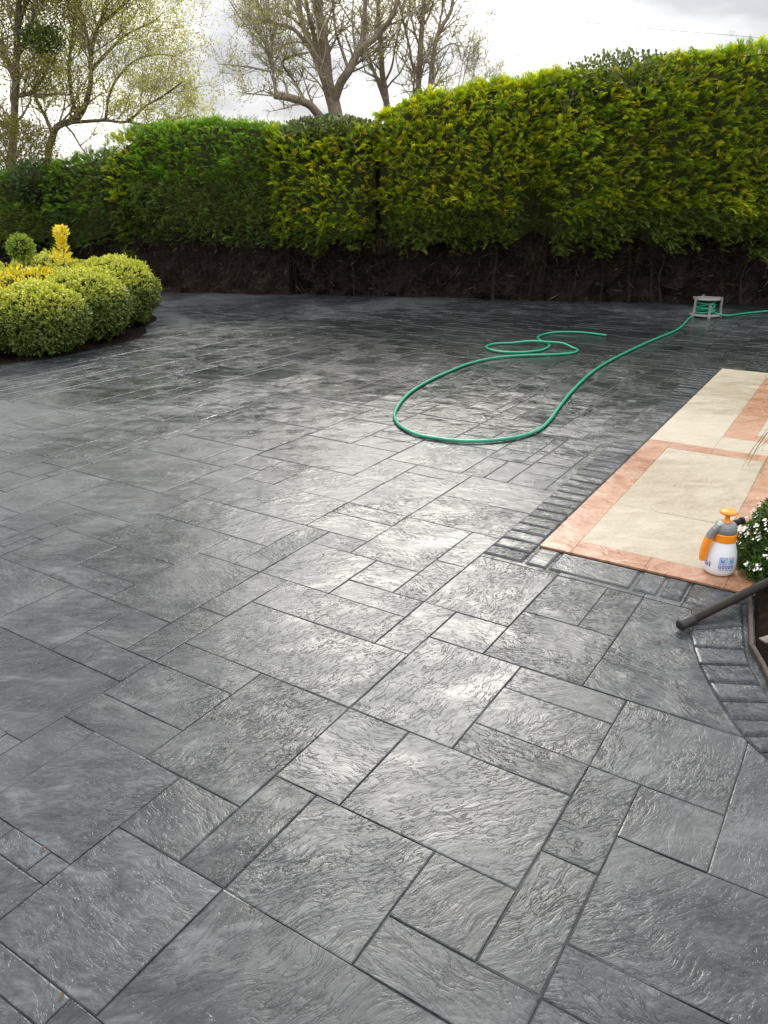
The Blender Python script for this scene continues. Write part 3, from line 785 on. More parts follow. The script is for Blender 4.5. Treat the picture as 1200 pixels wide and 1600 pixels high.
# ================================================================== trees
class Tree:
    def __init__(s, seed): s.q = random.Random(seed); s.tw = MB(); s.tr = MB(); s.tips = []
    def limb(s, pts, r0, r1, n=7, twigs=10, tl=1.2, lvl=2, main=True, updraft=.5):
        """a limb through the given points, thrown with side shoots"""
        path = smooth_path(pts, 4); k = len(path)
        rad = [(r0 + (r1 - r0) * (i / (k - 1)) ** .8) for i in range(k)]
        (s.tr if main else s.tw).tube(path, rad, n)
        for j in range(int(twigs * .72)):
            t = s.q.uniform(.22, 1.0); i = min(int(t * (k - 1)), k - 2); p = path[i]
            ax = (path[i + 1] - path[i]).normalized()
            s.shoot(p, ax, rad[i] * .45, tl * s.q.uniform(.55, 1.25) * (1.1 - .4 * t), lvl, updraft)
    def shoot(s, p, ax, r, ln, lvl, updraft):
        q = s.q
        side = Vector((q.gauss(0, 1), q.gauss(0, .8), q.gauss(0, .6))); side = (side - ax * side.dot(ax)).normalized()
        d = (ax * q.uniform(.3, .9) + side * q.uniform(.6, 1.0) + Vector((0, 0, updraft * .7))).normalized()
        r = max(.0032, min(r, .03)); n = 5; pts = [p]
        for i in range(n):
            d = (d + Vector((q.gauss(0, .16), q.gauss(0, .16), q.gauss(0, .14) + updraft * .12))).normalized()
            pts.append(pts[-1] + d * (ln / n))
        s.tw.tube(pts, [r + (.0022 - r) * (i / n) for i in range(n + 1)], 3, cap=False)
        for i in range(2, n + 1): s.tips.append((pts[i], d))
        if lvl > 0:
            for j in range(q.choice((3, 4, 5))):
                i = q.randint(1, n - 1); s.shoot(pts[i], (pts[i + 1] - pts[i]).normalized(), r * .55, ln * q.uniform(.35, .62), lvl - 1, updraft * .8)
    def finish(s, name, label, base, bark, leaves, stops, w, size, seed, spread=.10, trans='thin_leaf', ratio=.6):
        root = empty(name, base, label, 'tree', 'trees behind the hedge')
        s.tr.build('trunk', bark, root, True); s.tw.build('twigs', M['twig_pale'], root)
        r = np.random.default_rng(seed); n = leaves
        if n:
            tp = np.array([tuple(t[0]) for t in s.tips]); idx = r.integers(0, len(tp), n)
            pos = tp[idx] + r.normal(0, spread, (n, 3)); d = unit(r.normal(0, 1, (n, 3)) + np.array([0, 0, .2])); lat = unit(np.cross(d, r.normal(0, 1, (n, 3))))
            ln = r.uniform(*size, n)
            v, f, t = kites(pos, d, lat, ln, ln * ratio, cols(n, stops, w, r))
            link('crown', mesh('crown', v, f, t), M[trans], root)
        return root
def pp(Y, *px): return [P(x, y, Y + dz) for (x, y, dz) in [(p if len(p) == 3 else (*p, 0)) for p in px]]
def ground_under(p): return Vector((p.x, p.y, -.12))
YT = 18.0
SPR = [(.42, .42, .12), (.50, .47, .17), (.30, .34, .08)]
t = Tree(1)
tb = P(527, 230, YT)
t.limb([ground_under(tb), tb] + pp(YT, (524, 175), (512, 130), (508, 80), (498, 20), (492, -60), (488, -140)), .20, .055, 10, 26, 1.5)
t.limb(pp(YT, (517, 150), (497, 98), (481, 60), (469, 20), (460, -60), (452, -130)), .10, .03, 7, 18, 1.3)
t.limb(pp(YT, (512, 128), (500, 92, .2), (488, 45, .3), (478, 0, .4), (470, -80, .5)), .08, .03, 7, 14, 1.2)
t.limb(pp(YT, (520, 165), (532, 130, -.2), (547, 108, -.3), (560, 80, -.3), (585, 60, -.3), (601, 42, -.3), (616, 18, -.3), (628, -30, -.3), (640, -90)), .10, .03, 8, 26, 1.4)
t.limb(pp(YT, (560, 80, -.3), (566, 60), (570, 20), (572, -40), (570, -110)), .07, .025, 6, 14, 1.1)
t.limb(pp(YT, (545, 110, -.3), (535, 80), (524, 45), (520, 0), (515, -60)), .04, .015, 5, 12, 1.0)
t.limb(pp(YT, (516, 195, -.1), (500, 182, -.5), (485, 165, -.7), (470, 158, -.8), (450, 152, -.9), (429, 149, -1)), .085, .07, 8, 10, .9)
for k, (x1, x2) in enumerate([(425, 418), (421, 395), (418, 372), (424, 432), (416, 345), (420, 410)]):
    t.limb(pp(YT, (431, 148, -1), (427, 118, -1.0 + .1 * k), (x1, 80, -1), ((x1 + x2) / 2, 35, -1), (x2, -20, -1)), .035 if k == 0 else .022, .008, 5, 14, .9, main=(k == 0))
t.limb(pp(YT, (430, 150, -1), (400, 147, -1), (375, 145, -1)), .018, .008, 5, 8, .8, main=False)
t.limb(pp(YT, (424, 112, -1), (395, 106, -1), (365, 102, -1), (340, 100, -1)), .022, .008, 5, 12, .9, main=False)
t.limb(pp(YT, (480, 165, -.7), (462, 132, -.6), (452, 116, -.6), (441, 100, -.6), (447, 90, -.6), (465, 85, -.5), (482, 82, -.4)), .035, .02, 5, 12, .8)
t.limb(pp(YT, (478, 68), (462, 48), (445, 40), (430, 37), (414, 25), (404, 8), (396, -20)), .05, .02, 6, 14, 1.0)
t.limb(pp(YT, (486, 80), (470, 66), (450, 68), (432, 76)), .025, .01, 5, 8, .8, main=False)
t.finish('pollarded_tree', 'thick trunked bare tree with an elbow shaped limb behind the hedge', ground_under(tb), M['bark'], 9000, SPR, [.5, .25, .25], (.025, .05), 41, .08)

t = Tree(2); tb = P(606, 215, YT + 1.5)
t.limb([ground_under(tb), tb] + pp(YT + 1.5, (603, 152), (597, 112), (595, 60), (590, 8), (588, -80)), .10, .035, 7, 24, 1.2)
t.limb(pp(YT + 1.5, (604, 165), (590, 126), (580, 100), (570, 60), (562, 10)), .06, .02, 6, 16, 1.1)
t.limb(pp(YT + 1.5, (600, 130), (612, 105), (618, 70), (628, 30), (634, -20)), .03, .012, 5, 12, 1.0)
t.finish('slim_bare_tree', 'slim forked bare tree next right of the thick trunked one', ground_under(tb), M['bark'], 2200, SPR, [.5, .25, .25], (.025, .045), 42, .07)
t = Tree(3); tb = P(652, 220, YT + .8)
t.limb([ground_under(tb), tb] + pp(YT + .8, (653, 150), (657, 75), (660, 32), (664, -10), (668, -110)), .085, .04, 7, 26, 1.2)
t.limb(pp(YT + .8, (653, 115), (644, 100), (640, 75), (633, 45), (625, 5), (620, -50)), .04, .015, 6, 18, 1.1)
t.limb(pp(YT + .8, (657, 75), (648, 50), (640, 10), (636, -40)), .03, .012, 5, 12, 1.0)
t.limb(pp(YT + .8, (659, 45), (672, 20), (680, -10), (690, -60)), .03, .012, 5, 12, 1.0)
t.finish('slim_bare_tree', 'upright slender bare tree with twin stems, middle of the three slim ones', ground_under(tb), M['bark'], 2400, SPR, [.5, .25, .25], (.025, .045), 43, .07)
t = Tree(4); tb = P(670, 220, YT + .2)
t.limb([ground_under(tb), tb] + pp(YT + .2, (671, 150), (676, 93), (684, 53), (703, 21), (708, -8), (712, -90)), .06, .03, 7, 24, 1.1)
t.limb(pp(YT + .2, (684, 53), (690, 20), (694, -20)), .03, .012, 5, 10, 1.0)
t.limb(pp(YT + .2, (676, 90), (700, 70), (715, 72), (722, 95), (735, 60)), .02, .008, 5, 16, 1.0, main=False)
for k, (bx, tx, ty) in enumerate([(690, 700, 95), (702, 728, 70), (712, 748, 85), (720, 765, 105), (728, 775, 140), (706, 742, 40)]):
    t.limb(pp(YT + .2, (bx, 190, .2 * k), ((bx + tx) / 2, (190 + ty) / 2 + 10, .2 * k), (tx, ty, .2 * k)), .015, .006, 4, 10, .8, 2, main=False)
t.finish('slim_bare_tree', 'leaning slender bare tree with fine twigs, rightmost of the slim ones', ground_under(tb), M['bark'], 1500, SPR, [.5, .25, .25], (.03, .05), 44, .07)

LSP = [(.52, .52, .16), (.60, .58, .22), (.36, .39, .09), (.64, .63, .30)]
t = Tree(5); tb = P(76, 262, 18.5); YL = 18.5
t.limb([ground_under(tb), tb] + pp(YL, (82, 215), (92, 196), (124, 182), (141, 135), (142, 85), (153, 42), (167, 5), (172, -70)), .095, .03, 8, 34, 1.6)
t.limb(pp(YL, (105, 192), (130, 190, -.4), (165, 188, -.6), (198, 190, -.8), (227, 166, -.9), (252, 152, -1), (285, 128, -1)), .045, .015, 6, 30, 1.2)
t.limb(pp(YL, (142, 110), (165, 85), (190, 60), (215, 45), (250, 30)), .045, .015, 6, 24, 1.3)
t.limb(pp(YL, (120, 183), (112, 150), (108, 110), (112, 60), (120, 0), (122, -60)), .05, .018, 6, 26, 1.3)
t.limb(pp(YL, (142, 85), (135, 50), (125, 10), (122, -50)), .04, .015, 5, 20, 1.2)
t.limb(pp(YL, (84, 215), (70, 180, .3), (55, 150, .4), (68, 120, .5), (88, 92, .6)), .05, .02, 6, 20, 1.2)
t.limb(pp(YL, (165, 188, -.6), (170, 150, -.6), (185, 120, -.5), (210, 95, -.4), (245, 85, -.4), (275, 88, -.4)), .035, .012, 5, 24, 1.2)
t.limb(pp(YL, (200, 190, -.8), (225, 195, -.8), (260, 190, -.8), (300, 180, -.8)), .03, .012, 5, 20, 1.0)
t.limb(pp(YL, (153, 42), (185, 15), (210, -10), (235, -50)), .04, .015, 5, 18, 1.3)
t.finish('spreading_tree', 'spreading tree with small yellow green spring leaves at the left', ground_under(tb), M['bark_dark'], 42000, LSP, [.4, .25, .25, .1], (.028, .052), 45, .11)
t = Tree(6); tb = P(20, 290, 17.5)
t.limb([ground_under(tb), tb] + pp(17.5, (22, 195), (25, 113), (28, 28), (34, -60)), .11, .05, 8, 34, 1.4)
t.limb(pp(17.5, (24, 120), (5, 80), (-15, 30), (-25, -40)), .07, .02, 6, 26, 1.3)
t.limb(pp(17.5, (24, 150), (45, 146), (62, 130), (78, 95)), .05, .02, 6, 20, 1.2)
t.limb(pp(17.5, (26, 90), (45, 50), (55, 10), (60, -40)), .05, .02, 6, 26, 1.2)
t.limb(pp(17.5, (22, 190), (-10, 195), (-50, 180), (-90, 140)), .06, .02, 6, 24, 1.2)
t.limb(pp(17.5, (28, 40), (38, 10), (44, -30), (50, -90)), .05, .02, 6, 20, 1.2)
t.finish('leafy_tree', 'upright tree with a dark trunk and olive leaves at the left edge', ground_under(tb), M['bark_dark'], 26000, [(.33, .32, .07), (.22, .24, .05), (.40, .38, .09), (.11, .15, .03)], [.4, .3, .15, .15], (.03, .06), 46, .14)
p = P(22, 235, 16.3); leaf_blob('rounded_shrub', 'pale olive rounded shrub above the hedge at the left edge', 'shrub', p, (.85, .6, .62), 6500, [(.22, .20, .07), (.15, .15, .045), (.28, .25, .09)], [.45, .35, .2], (.035, .065), 37, mat='thin_leaf', hollow=.4, core=False, twigs=30)
p = P(66, 62, 17.3); leaf_blob('ivy_clump', 'dark green ivy clump hanging in the leafy tree at the left', 'ivy', p, (.42, .3, .26), 1300, [(.08, .12, .03), (.12, .16, .04)], [.6, .4], (.05, .09), 38, hollow=.1, core=False)

# overhead cable
cb = [P(-300, -60, 30), P(255, 18, 30), P(520, 4, 30), P(770, 22, 30), P(1062, 48, 30), P(1500, 84, 30)]
cb = [P(-350, -72, 30.5), P(760, 21, 30), P(1062, 48.5, 30), P(1650, 96, 30)]
tag(MB().tube(smooth_path(cb, 14), .008, 6).build('overhead_cable', M['cable']), 'thin overhead cable crossing the cloudy sky above the hedge', 'cable')

# ================================================================== left planting bed
BOX = [(.11, .165, .026), (.16, .22, .03), (.065, .105, .02), (.20, .235, .03)]
def box_ball(cx, cy, rx, rz, label, n, seed, bright=0.0):
    r = np.random.default_rng(seed); c = np.array([cx, cy, rz * .98]); rad = np.array([rx, rx, rz])
    root = empty('box_ball', (cx, cy, 0.0), label, 'shrub', 'clipped box balls in the left bed')
    nt_ = int(n * 1.5); d = unit(r.normal(0, 1, (nt_, 3)))
    d = d[d[:, 2] > -.85]; nt_ = len(d)
    lump = 1 + .085 * vnoise(d[:, 0] * 4 + seed, d[:, 2] * 4 + d[:, 1] * 3, seed)
    base = c + d * rad * (lump * (r.uniform(.90, 1.0, nt_) + np.where(r.random(nt_) < .05, .07, 0)))[:, None]
    newg = np.clip((d[:, 2] - .08) * 1.7 + r.normal(0, .24, nt_) + bright, 0, 1)      # fresh yellow growth towards the top
    V, F, T = [], [], []; b = 0
    up = np.array([0, 0, 1.0])
    ax = unit(d + up * .5 + r.normal(0, .30, (nt_, 3)))
    for j in range(6):
        sd = unit(np.cross(ax, r.normal(0, 1, (nt_, 3))))
        dr = unit(ax * .75 + sd * .8); lat = unit(np.cross(dr, ax))
        bp = base + ax * (.007 * j)
        ln = r.uniform(.019, .034, nt_)
        old = cols(nt_, BOX[:3], [.4, .3, .3], r, .2); nw = cols(nt_, [(.47, .53, .035), (.58, .58, .045)], [.6, .4], r, .15)
        v, f, t_ = kites(bp, dr, lat, ln, ln * .58, old * (1 - newg[:, None]) + nw * newg[:, None], ax, .2)
        V.append(v); F.append(f + b); T.append(t_); b += len(v)
    V = np.concatenate(V); V[:, 2] = np.maximum(V[:, 2], .02)
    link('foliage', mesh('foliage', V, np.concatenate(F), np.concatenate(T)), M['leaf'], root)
    m = MB(); zs = np.linspace(-1, 1, 12)
    m.lathe([(max(.002, math.sqrt(max(0, 1 - z * z)) * .90 * rx), max(.017, rz * .98 + z * .90 * rz)) for z in zs], (cx, cy, 0), 18, False)
    m.build('inner_growth', M['core'], root, True)
    return root
box_ball(-3.56, 8.20, .47, .36, 'clipped box ball at the front of the bed, left of two darker ones', 3600, 51)
box_ball(-3.37, 9.02, .48, .39, 'dark clipped box ball between the front ball and the bed tip', 3600, 52, -.12)
box_ball(-3.37, 10.10, .52, .42, 'light green box ball at the tip of the bed, nearest the hedge', 3600, 53, .14)
box_ball(-4.40, 7.98, .47, .35, 'clipped box ball cut by the left edge of the picture', 2600, 54)
box_ball(-4.30, 10.4, .58, .425, 'clipped box ball in the back row below the yellow upright plant', 2400, 55, .12)
box_ball(-5.3, 10.4, .56, .41, 'clipped box ball in the back row below the small green topiary', 2400, 56, .12)
YEL = [(.74, .62, .03), (.80, .70, .06), (.58, .52, .03), (.36, .38, .03)]
leaf_blob('golden_shrub', 'low golden yellow shrub behind the front box ball', 'shrub', (-4.02, 9.25, .50), (.55, .36, .28), 2100, YEL, [.45, .25, .2, .1], (.04, .07), 61, twigs=40, hollow=.45)
leaf_blob('golden_shrub', 'bright yellow shrub at the left edge behind the box balls', 'shrub', (-5.0, 9.35, .52), (.45, .36, .34), 1700, YEL, [.45, .25, .2, .1], (.04, .07), 62, twigs=24, hollow=.4)
# brown twiggy plant between
leaf_blob('brown_twiggy_plant', 'reddish brown twiggy plant in front of the golden shrub', 'plant', (-4.05, 8.72, .36), (.40, .14, .24), 600, [(.16, .085, .05), (.24, .15, .07), (.30, .24, .05)], [.5, .3, .2], (.03, .055), 63, twigs=60, core=False, hollow=.1)
# upright yellow plant
yp = P(97, 412, 9.6)
root = empty('upright_yellow_plant', (yp.x, yp.y, 0), 'slim upright plant with bright yellow leaves against the dark hedge', 'plant')
m = MB(); top = P(95, 353, 9.6); m.tube([(yp.x, yp.y, 0), (yp.x + .01, yp.y, .5), (top.x, top.y, top.z - .05)], [.010, .008, .004], 5); m.build('stem', M['bark'], root)
r = np.random.default_rng(64); n = 480; tt = r.random(n)
zz_ = yp.z + .0 + (top.z - yp.z) * tt; wdt = np.interp(tt, [0, .2, .45, .56, .75, .92, 1], [.075, .10, .055, .025, .075, .06, .02])
an_ = r.uniform(0, 6.283, n); rr_ = wdt * np.sqrt(r.random(n))
pos = np.stack([yp.x + (top.x - yp.x) * tt + np.cos(an_) * rr_, yp.y + np.sin(an_) * rr_, zz_], 1)
dr = unit(np.stack([np.cos(an_), np.sin(an_), np.full(n, .7)], 1) + r.normal(0, .4, (n, 3))); lat = unit(np.cross(dr, r.normal(0, 1, (n, 3))))
ln = r.uniform(.03, .06, n); v, f, t_ = kites(pos, dr, lat, ln, ln * .5, cols(n, [(.78, .65, .04), (.84, .74, .10), (.62, .52, .04)], [.5, .3, .2], r, .12))
link('foliage', mesh('foliage', v, f, t_), M['leaf'], root)
# small green topiary on a stem
tp_ = P(32, 387, 10.0)
root = leaf_blob('small_topiary', 'small bright green ball topiary standing above the box balls', 'shrub', tp_, (.155, .15, .16), 1100, [(.22, .33, .04), (.30, .40, .05), (.12, .20, .03)], [.5, .3, .2], (.03, .05), 65, hollow=.5)
MB().tube([(tp_.x, tp_.y, 0), (tp_.x + .01, tp_.y, tp_.z - .05)], .012, 6).build('stem', M['bark'], root)

# ================================================================== hose and reel
hp = [(947, 524), (925, 521), (900, 519), (873, 519), (855, 521), (845, 524), (840, 528), (846, 533), (857, 538), (857, 542), (847, 546.5), (830, 549.3), (815, 550.5), (795, 550.5), (777, 549), (764, 545.5), (760, 542), (767, 538.3), (782, 536.5), (800, 536), (830, 536.8), (860, 538.5), (880, 540.5),
      (895, 543.5), (903, 547), (896, 551), (880, 553), (857, 554.2), (830, 555), (800, 556.5), (767, 560), (733, 568), (700, 581), (667, 596.5), (640, 614), (623, 633), (616.5, 649), (622, 662), (636, 672), (656, 680), (683, 685), (710, 688.3), (735, 689.5), (771, 688), (812, 682), (842, 671), (860, 655), (873, 637), (892, 613), (917, 588), (940, 571), (965, 557), (1000, 540), (1025, 529), (1050, 519), (1064, 511), (1072, 502), (1082, 493)]
HR = .0125
hw = [G(x, y, HR + .003) for x, y in hp]
for i in (20, 21, 22): hw[i].z += .026                       # crosses over itself here
hw.append(G(1094, 489, .09) if False else Vector((G(1096, 491).x, G(1096, 491).y, .05)))
tag(MB().tube(smooth_path(hw, 5), HR, 8).build('garden_hose', M['hose'], None, True), 'green garden hose lying in loops across the driveway from the reel', 'hose')
rc = G(1109, 498) + Vector((0, .19, 0))
hs = [Vector((rc.x + .10, rc.y - .06, .06)), G(1136, 493, .03), G(1160, 490, HR + .003), G(1200, 486, HR + .003), G(1270, 481.5, HR + .003), G(1400, 487, HR + .003)]
tag(MB().tube(smooth_path(hs, 6), HR, 8).build('supply_hose', M['hose'], None, True), 'green hose leading from the reel out to the right', 'hose')
reel = empty('hose_reel', rc, 'small grey hose reel wound with green hose before the hedge', 'hose reel')
def at(x, y, z): return (rc.x + x * .92, rc.y + y * .92, z * .96)
m = MB(); m.lathe([(.185, .012), (.20, .018), (.205, .03), (.195, .042), (.05, .045)], at(0, 0, 0), 28); m.build('base_flange', M['reel'], reel, True)
m = MB(); m.lathe([(.05, .222), (.168, .224), (.178, .232), (.178, .244), (.168, .252), (.06, .250)], at(0, 0, 0), 28); m.build('top_flange', M['reel'], reel, True)
m = MB(); m.lathe([(.075, .04), (.075, .225)], at(0, 0, 0), 20); m.build('drum', M['rubber_dark'], reel, True)
m = MB(); hx = []
for i in range(7 * 20 + 1):
    w = i / 20 * 2 * math.pi; hx.append(at((.118 + .012 * math.sin(w * .37)) * math.cos(w), (.118 + .012 * math.sin(w * .37)) * math.sin(w), .062 + .145 * (i / 140) + .012 * math.sin(w * 1.3)))
m.tube(hx, .0135, 6); m.build('wound_hose', M['hose'], reel, True)
for k, (ax_, hh) in enumerate(((R(200), .285), (R(-20), .275), (R(-95), .20), (R(85), .28))):
    x, y = .205 * math.cos(ax_), .205 * math.sin(ax_)
    MB().tube([at(x * 1.07, y * 1.07, 0.0), at(x, y, .10), at(x * .98, y * .98, hh - .012), at(x * .98, y * .98, hh)], [.022, .018, .017, .022], 8).build('post', M['reel'], reel)
MB().box(at(0, 0, .268), (.36, .022, .014), R(-10), bev=.004).build('cross_bar', M['reel'], reel)
m = MB(); m.tube([at(-.03, 0, .252), at(-.03, 0, .275)], .012, 8); m.build('hub', M['hose'], reel)

# ================================================================== pressure sprayer
sp = G(1121, 897); ZP = 0.0145
spr = empty('pressure_sprayer', (sp.x, sp.y, ZP), 'white and orange pump sprayer bottle with blue print on the patio', 'sprayer')
def q_(x, y, z): return (sp.x + x * .88, sp.y + y * .88, ZP + z * 1.02)
m = MB(); m.lathe([(r_ * .88, z_) for r_, z_ in [(.001, .006), (.050, .004), (.058, .0), (.066, .004), (.0735, .016), (.0765, .036), (.0765, .060), (.075, .080), (.071, .100), (.0655, .120), (.060, .136), (.056, .148), (.054, .156)]], q_(0, 0, 0), 40, False)
bt = m.build('bottle', M['bottle'], spr, True)
m = MB(); m.lathe([(.046, .150), (.0495, .152), (.0495, .186), (.046, .189)], q_(0, 0, 0), 36); m.build('collar', M['orange'], spr, False)
m = MB(); m.lathe([(.044, .187), (.0475, .190), (.0475, .208), (.044, .222), (.038, .232), (.025, .237), (.016, .237)], q_(0, 0, 0), 32); m.build('head', M['grey'], spr, True)
pl_ = MB(); pl_.lathe([(.020, .234), (.019, .240), (.0115, .244), (.0095, .262), (.014, .270), (.033, .274), (.037, .279), (.034, .286), (.018, .290), (.001, .291)], q_(0, 0, 0), 28, False); pl_.build('plunger', M['orange'], spr, True)
# spout on the right, leaning back
m = MB(); m.tube([q_(.035, .012, .214), q_(.062, .018, .222), q_(.078, .022, .226)], [.016, .014, .013], 12); m.tube([q_(.078, .022, .226), q_(.092, .026, .2285)], [.0165, .0155], 12); m.build('nozzle', M['rubber'], spr, True)
# handle: grey arch then orange grip hanging down to the left
def strap(pts, wds, thk):
    m = MB(); n = len(pts); v = []
    for i, (x, z) in enumerate(pts):
        t0 = Vector((pts[min(i + 1, n - 1)][0] - pts[max(i - 1, 0)][0], 0, pts[min(i + 1, n - 1)][1] - pts[max(i - 1, 0)][1])).normalized()
        nn = Vector((-t0.z, 0, t0.x)); w = wds[i] / 2; h = thk[i] / 2
        c = Vector(q_(x, -.012, z))
        for (a_, b_) in ((-1, -.6), (-.6, -1), (.6, -1), (1, -.6), (1, .6), (.6, 1), (-.6, 1), (-1, .6)): v.append(c + nn * (h * a_) + Vector((0, 1, 0)) * (w * b_))
    f = []
    for i in range(n - 1):
        for k in range(8): l = (k + 1) % 8; f.append((i * 8 + k, i * 8 + l, (i + 1) * 8 + l, (i + 1) * 8 + k))
    f.append(tuple(reversed(range(8)))); f.append(tuple((n - 1) * 8 + k for k in range(8)))
    return m.add(v, f)
strap([(-.020, .222), (-.042, .216), (-.060, .200), (-.074, .178), (-.080, .160)], [.034, .034, .032, .030, .030], [.020, .022, .024, .026, .027]).build('handle_arch', M['grey'], spr)
strap([(-.080, .163), (-.086, .140), (-.092, .112), (-.096, .082), (-.096, .060)], [.031, .030, .029, .027, .024], [.028, .030, .029, .026, .020]).build('grip', M['orange'], spr)
strap([(-.040, .198), (-.055, .184), (-.066, .166), (-.071, .150)], [.012, .012, .012, .012], [.006, .006, .006, .006]).build('trigger', M['orange'], spr)
# print on the bottle: curved patches just proud of the wall
def brad(z):
    zs = [.036, .060, .080, .100, .120]; rs_ = [.0765, .0765, .075, .071, .0655]
    return float(np.interp(z, zs, rs_))
A_C = math.atan2(-sp.y, -sp.x)                            # towards the viewer
def patch(m, a0, a1, z0, z1, off=.0006, n=5):
    b = len(m.v)
    for i in range(n + 1):
        a_ = a0 + (a1 - a0) * i / n
        for z in (z0, z1): rr = brad(z) + off; m.v.append(Vector(q_(rr * math.cos(a_), rr * math.sin(a_), z)))
    for i in range(n): m.f.append((b + 2 * i, b + 2 * i + 2, b + 2 * i + 3, b + 2 * i + 1))
pale, ink = MB(), MB()
for (u0, u1) in ((-.02, .48), (.56, .98)):                 # two picture frames
    a0, a1 = A_C + u0, A_C + u1
    patch(pale, a0 + .03, a1 - .03, .064, .089)
    for (b0, b1, z0, z1) in ((a0, a1, .090, .092), (a0, a1, .061, .063), (a0, a0 + .028, .063, .090), (a1 - .028, a1, .063, .090)): patch(ink, b0, b1, z0, z1, .0007)
    for k in range(4): patch(ink, a0 + .10 + .06 * k, a0 + .15 + .06 * k, .067 + .004 * (k % 2), .084 - .005 * (k % 3), .0009, 1)
for k in range(5):                                         # a row of round badges and a line of small type
    a0 = A_C - .02 + .20 * k; patch(ink, a0, a0 + .16, .042, .057, .0007, 2); patch(pale, a0 + .045, a0 + .115, .046, .053, .0009, 1)
for k in range(9): patch(ink, A_C - .02 + .11 * k, A_C + .05 + .11 * k, .034, .038, .0007, 1)
for k in range(3): patch(ink, A_C - .95 + .16 * k, A_C - .86 + .16 * k, .040, .062 - .006 * (k % 2), .0007, 1)
pale.build('print_ground', M['print_pale'], bt)['kind'] = 'stuff'; ink.build('print', M['print'], bt)['kind'] = 'stuff'

# ================================================================== dark pole, shrub, grass at the right
p0 = G(1063, 977, .025); 
d0 = P(1210, 905, 2.86) ; 
far = p0 + (d0 - p0) * 2.6
pole = empty('dark_pole', (p0.x, p0.y, 0), 'dark grey rubbery pole lying from the blocks over the soil bed', 'pole')
MB().tube([p0.lerp(far, .02), p0.lerp(far, .03), p0.lerp(far, .5), far], [.016, .0182, .0182, .0182], 14).build('shaft', M['rubber'], pole, True)
MB().tube([p0 - (far - p0) * .004, p0, p0.lerp(far, .045), p0.lerp(far, .05)], [.017, .0215, .0215, .019], 14).build('end_cap', M['rubber_dark'], pole, True)

def flowering(c, rad, seed):
    r = np.random.default_rng(seed); root = empty('flowering_shrub', (c[0], c[1], 0), 'low green shrub covered in small white flowers beside the sprayer', 'shrub')
    n = 5200; d = unit(r.normal(0, 1, (n, 3))); d[:, 2] = np.abs(d[:, 2]) * .9 - .15 * r.random(n); d = unit(d)
    lump = 1 + .07 * vnoise(d[:, 0] * 4, d[:, 1] * 4 + d[:, 2] * 3, seed)
    pos = np.array(c) + d * np.array(rad) * (lump * r.uniform(.72, 1.0, n))[:, None]; pos[:, 2] = np.maximum(pos[:, 2], .03)
    V, F, T = [], [], []; b = 0
    for j in range(5):
        dr = unit(d * .9 + np.array([0, 0, .4]) + r.normal(0, .55, (n, 3))); lat = unit(np.cross(dr, d + r.normal(0, .3, (n, 3))))
        ln = r.uniform(.022, .042, n)
        v, f, t = kites(pos, dr, lat, ln, ln * .22, cols(n, [(.05, .11, .022), (.085, .16, .03), (.03, .07, .018), (.13, .20, .04)], [.4, .3, .2, .1], r), d, .2)
        V.append(v); F.append(f + b); T.append(t); b += len(v)
    V = np.concatenate(V); V[:, 2] = np.maximum(V[:, 2], .018)
    link('foliage', mesh('foliage', V, np.concatenate(F), np.concatenate(T)), M['leaf'], root)
    m = MB(); zs = np.linspace(-.15, 1, 9)
    m.lathe([(max(.002, math.sqrt(max(0, 1 - z * z)) * .78), z * .80) for z in zs], n=16, cap=False)
    m.v = [Vector((p.x * rad[0] + c[0], p.y * rad[1] + c[1], max(.016, p.z * rad[2] + c[2]))) for p in m.v]
    m.build('inner_growth', M['core'], root, True)
    # flower heads: domed clusters of four-petalled florets
    nh = 140; hd = unit(r.normal(0, 1, (nh, 3))); hd[:, 2] = np.abs(hd[:, 2]); 
    hp_ = np.array(c) + hd * np.array(rad) * r.uniform(.97, 1.06, nh)[:, None]
    B_, D_, L_, N_ = [], [], [], []
    for k in range(nh):
        kk = r.integers(3, 12); ax = unit(hd[k] + np.array([0, 0, .35]))
        for q in range(kk):
            fc = hp_[k] + r.normal(0, .013, 3) + ax * .006
            e1 = unit(np.cross(ax, r.normal(0, 1, 3))); e2 = np.cross(ax, e1)
            for w in range(4):
                dd = e1 * math.cos(w * 1.571) + e2 * math.sin(w * 1.571) + ax * .25
                B_.append(fc); D_.append(unit(dd)); L_.append(unit(np.cross(dd, ax)))
    B_, D_, L_ = np.array(B_), np.array(D_), np.array(L_); ln = r.uniform(.006, .010, len(B_))
    v, f, t = kites(B_, D_, L_, ln, ln * .9, np.ones((len(B_), 3)))
    v[:, 2] = np.maximum(v[:, 2], .03)
    link('flowers', mesh('flowers', v, f), M['petal'], root)
flowering((1.90, 3.06, .02), (.34, .34, .40), 71)
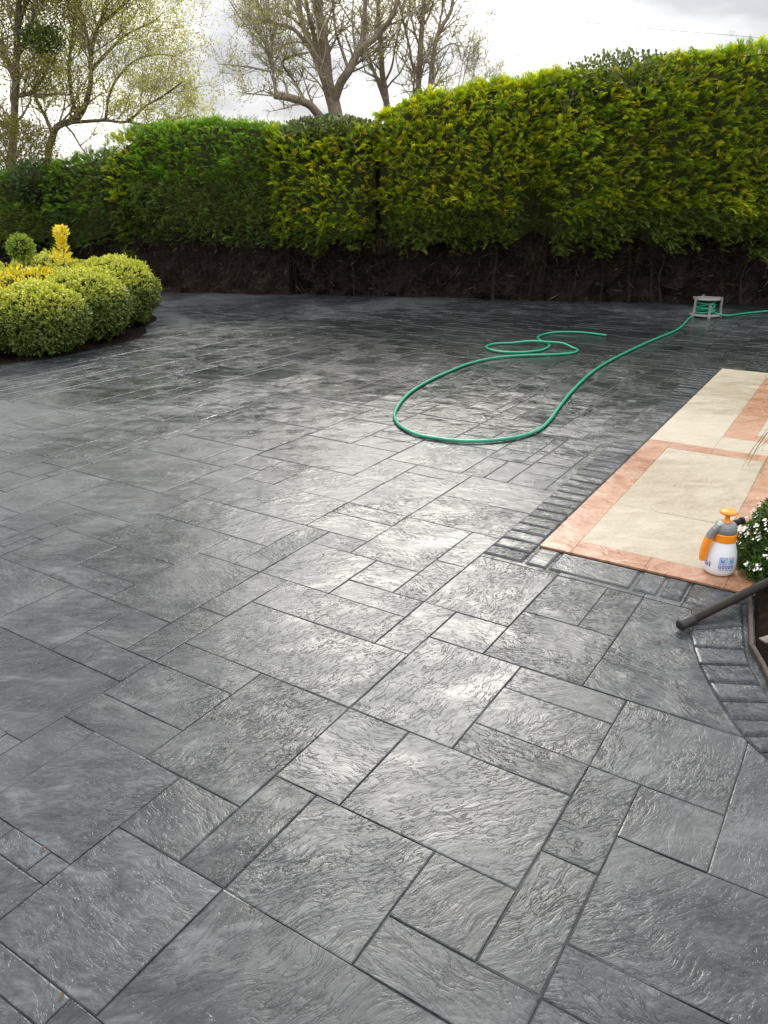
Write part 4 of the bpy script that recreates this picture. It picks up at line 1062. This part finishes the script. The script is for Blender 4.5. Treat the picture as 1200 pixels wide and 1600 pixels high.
# ornamental grass reaching in from the right
gb = G(1262, 742)
gr = empty('ornamental_grass', (gb.x, gb.y, ZP), 'few arching green grass blades over the patio at the right edge', 'grass plant')
q = random.Random(4); m = MB()
for k in range(26):
    az = q.uniform(0, 6.283) if k > 5 else R(180) + q.uniform(-.7, .7)
    ln_, hh = q.uniform(.22, .42), q.uniform(.14, .34); dx, dy = math.cos(az), math.sin(az); b0 = Vector((gb.x + q.uniform(-.03, .03), gb.y + q.uniform(-.03, .03), ZP))
    pts_ = [b0 + Vector((dx * ln_ * t_, dy * ln_ * t_, hh * (1 - (2 * min(t_, 1) ** 1.3 - 1) ** 2) * (1 if t_ < .9 else .95))) for t_ in (0, .15, .35, .55, .75, .9, 1.0)]
    pts_ = [Vector((p.x, p.y, max(p.z, ZP + .004))) for p in pts_]
    m.tube(pts_, [.0022, .0022, .002, .0018, .0015, .0012, .0008], 4)
gm = m.build('blades', simple('grass_blade', (.10, .13, .035), .5, .4, .3, 6), gr)

# pale stone in the soil
st_ = G(1187, 1012); m = MB(); m.box((st_.x + .02, st_.y, .035), (.042, .034, .028), .4, bev=.012); m.build('pale_stone', M['stone'])
tag(bpy.data.objects['pale_stone'], 'small pale stone on the dark soil behind the timber edging', 'stone')
# fallen leaf scraps on the paving
q = random.Random(12)
lm = simple('fallen_leaf', (.10, .06, .03), .7, .3, .3, 20)
sc_px = [(889, 866), (1030, 1003), (833, 1033), (1066, 1014), (392, 1419), (97, 1556), (67, 1327), (505, 867), (703, 936)]
lab = ['beside the terracotta corner', 'left of the dark pole end', 'on the slab above the double joint', 'just below the dark pole end', 'on a joint at the lower middle', 'on the joint at the lower left corner', 'on the slab at the left edge', 'on the paving left of the middle', 'on the paving near the middle']
for (x, y), lb in zip(sc_px, lab):
    c = G(x, y, .003 if (x, y) != (889, 866) else .018); s_ = .004 + .003 * q.random(); a0 = q.uniform(0, 6.28); m = MB()
    ring = [Vector((math.cos(a0 + k * 1.047) * s_ * (1.3 if k % 3 == 0 else .7), math.sin(a0 + k * 1.047) * s_ * (1.3 if k % 3 == 0 else .7), .001 + q.uniform(0, .004))) for k in range(6)]
    m.add([c + p for p in ring] + [c + p + Vector((0, 0, .0018)) for p in ring], [tuple(reversed(range(6))), tuple(range(6, 12))] + [(k, (k + 1) % 6, 6 + (k + 1) % 6, 6 + k) for k in range(6)])
    tag(m.build('fallen_leaf', lm), 'tiny brown leaf scrap ' + lb, 'leaf', 'leaf scraps on the paving')
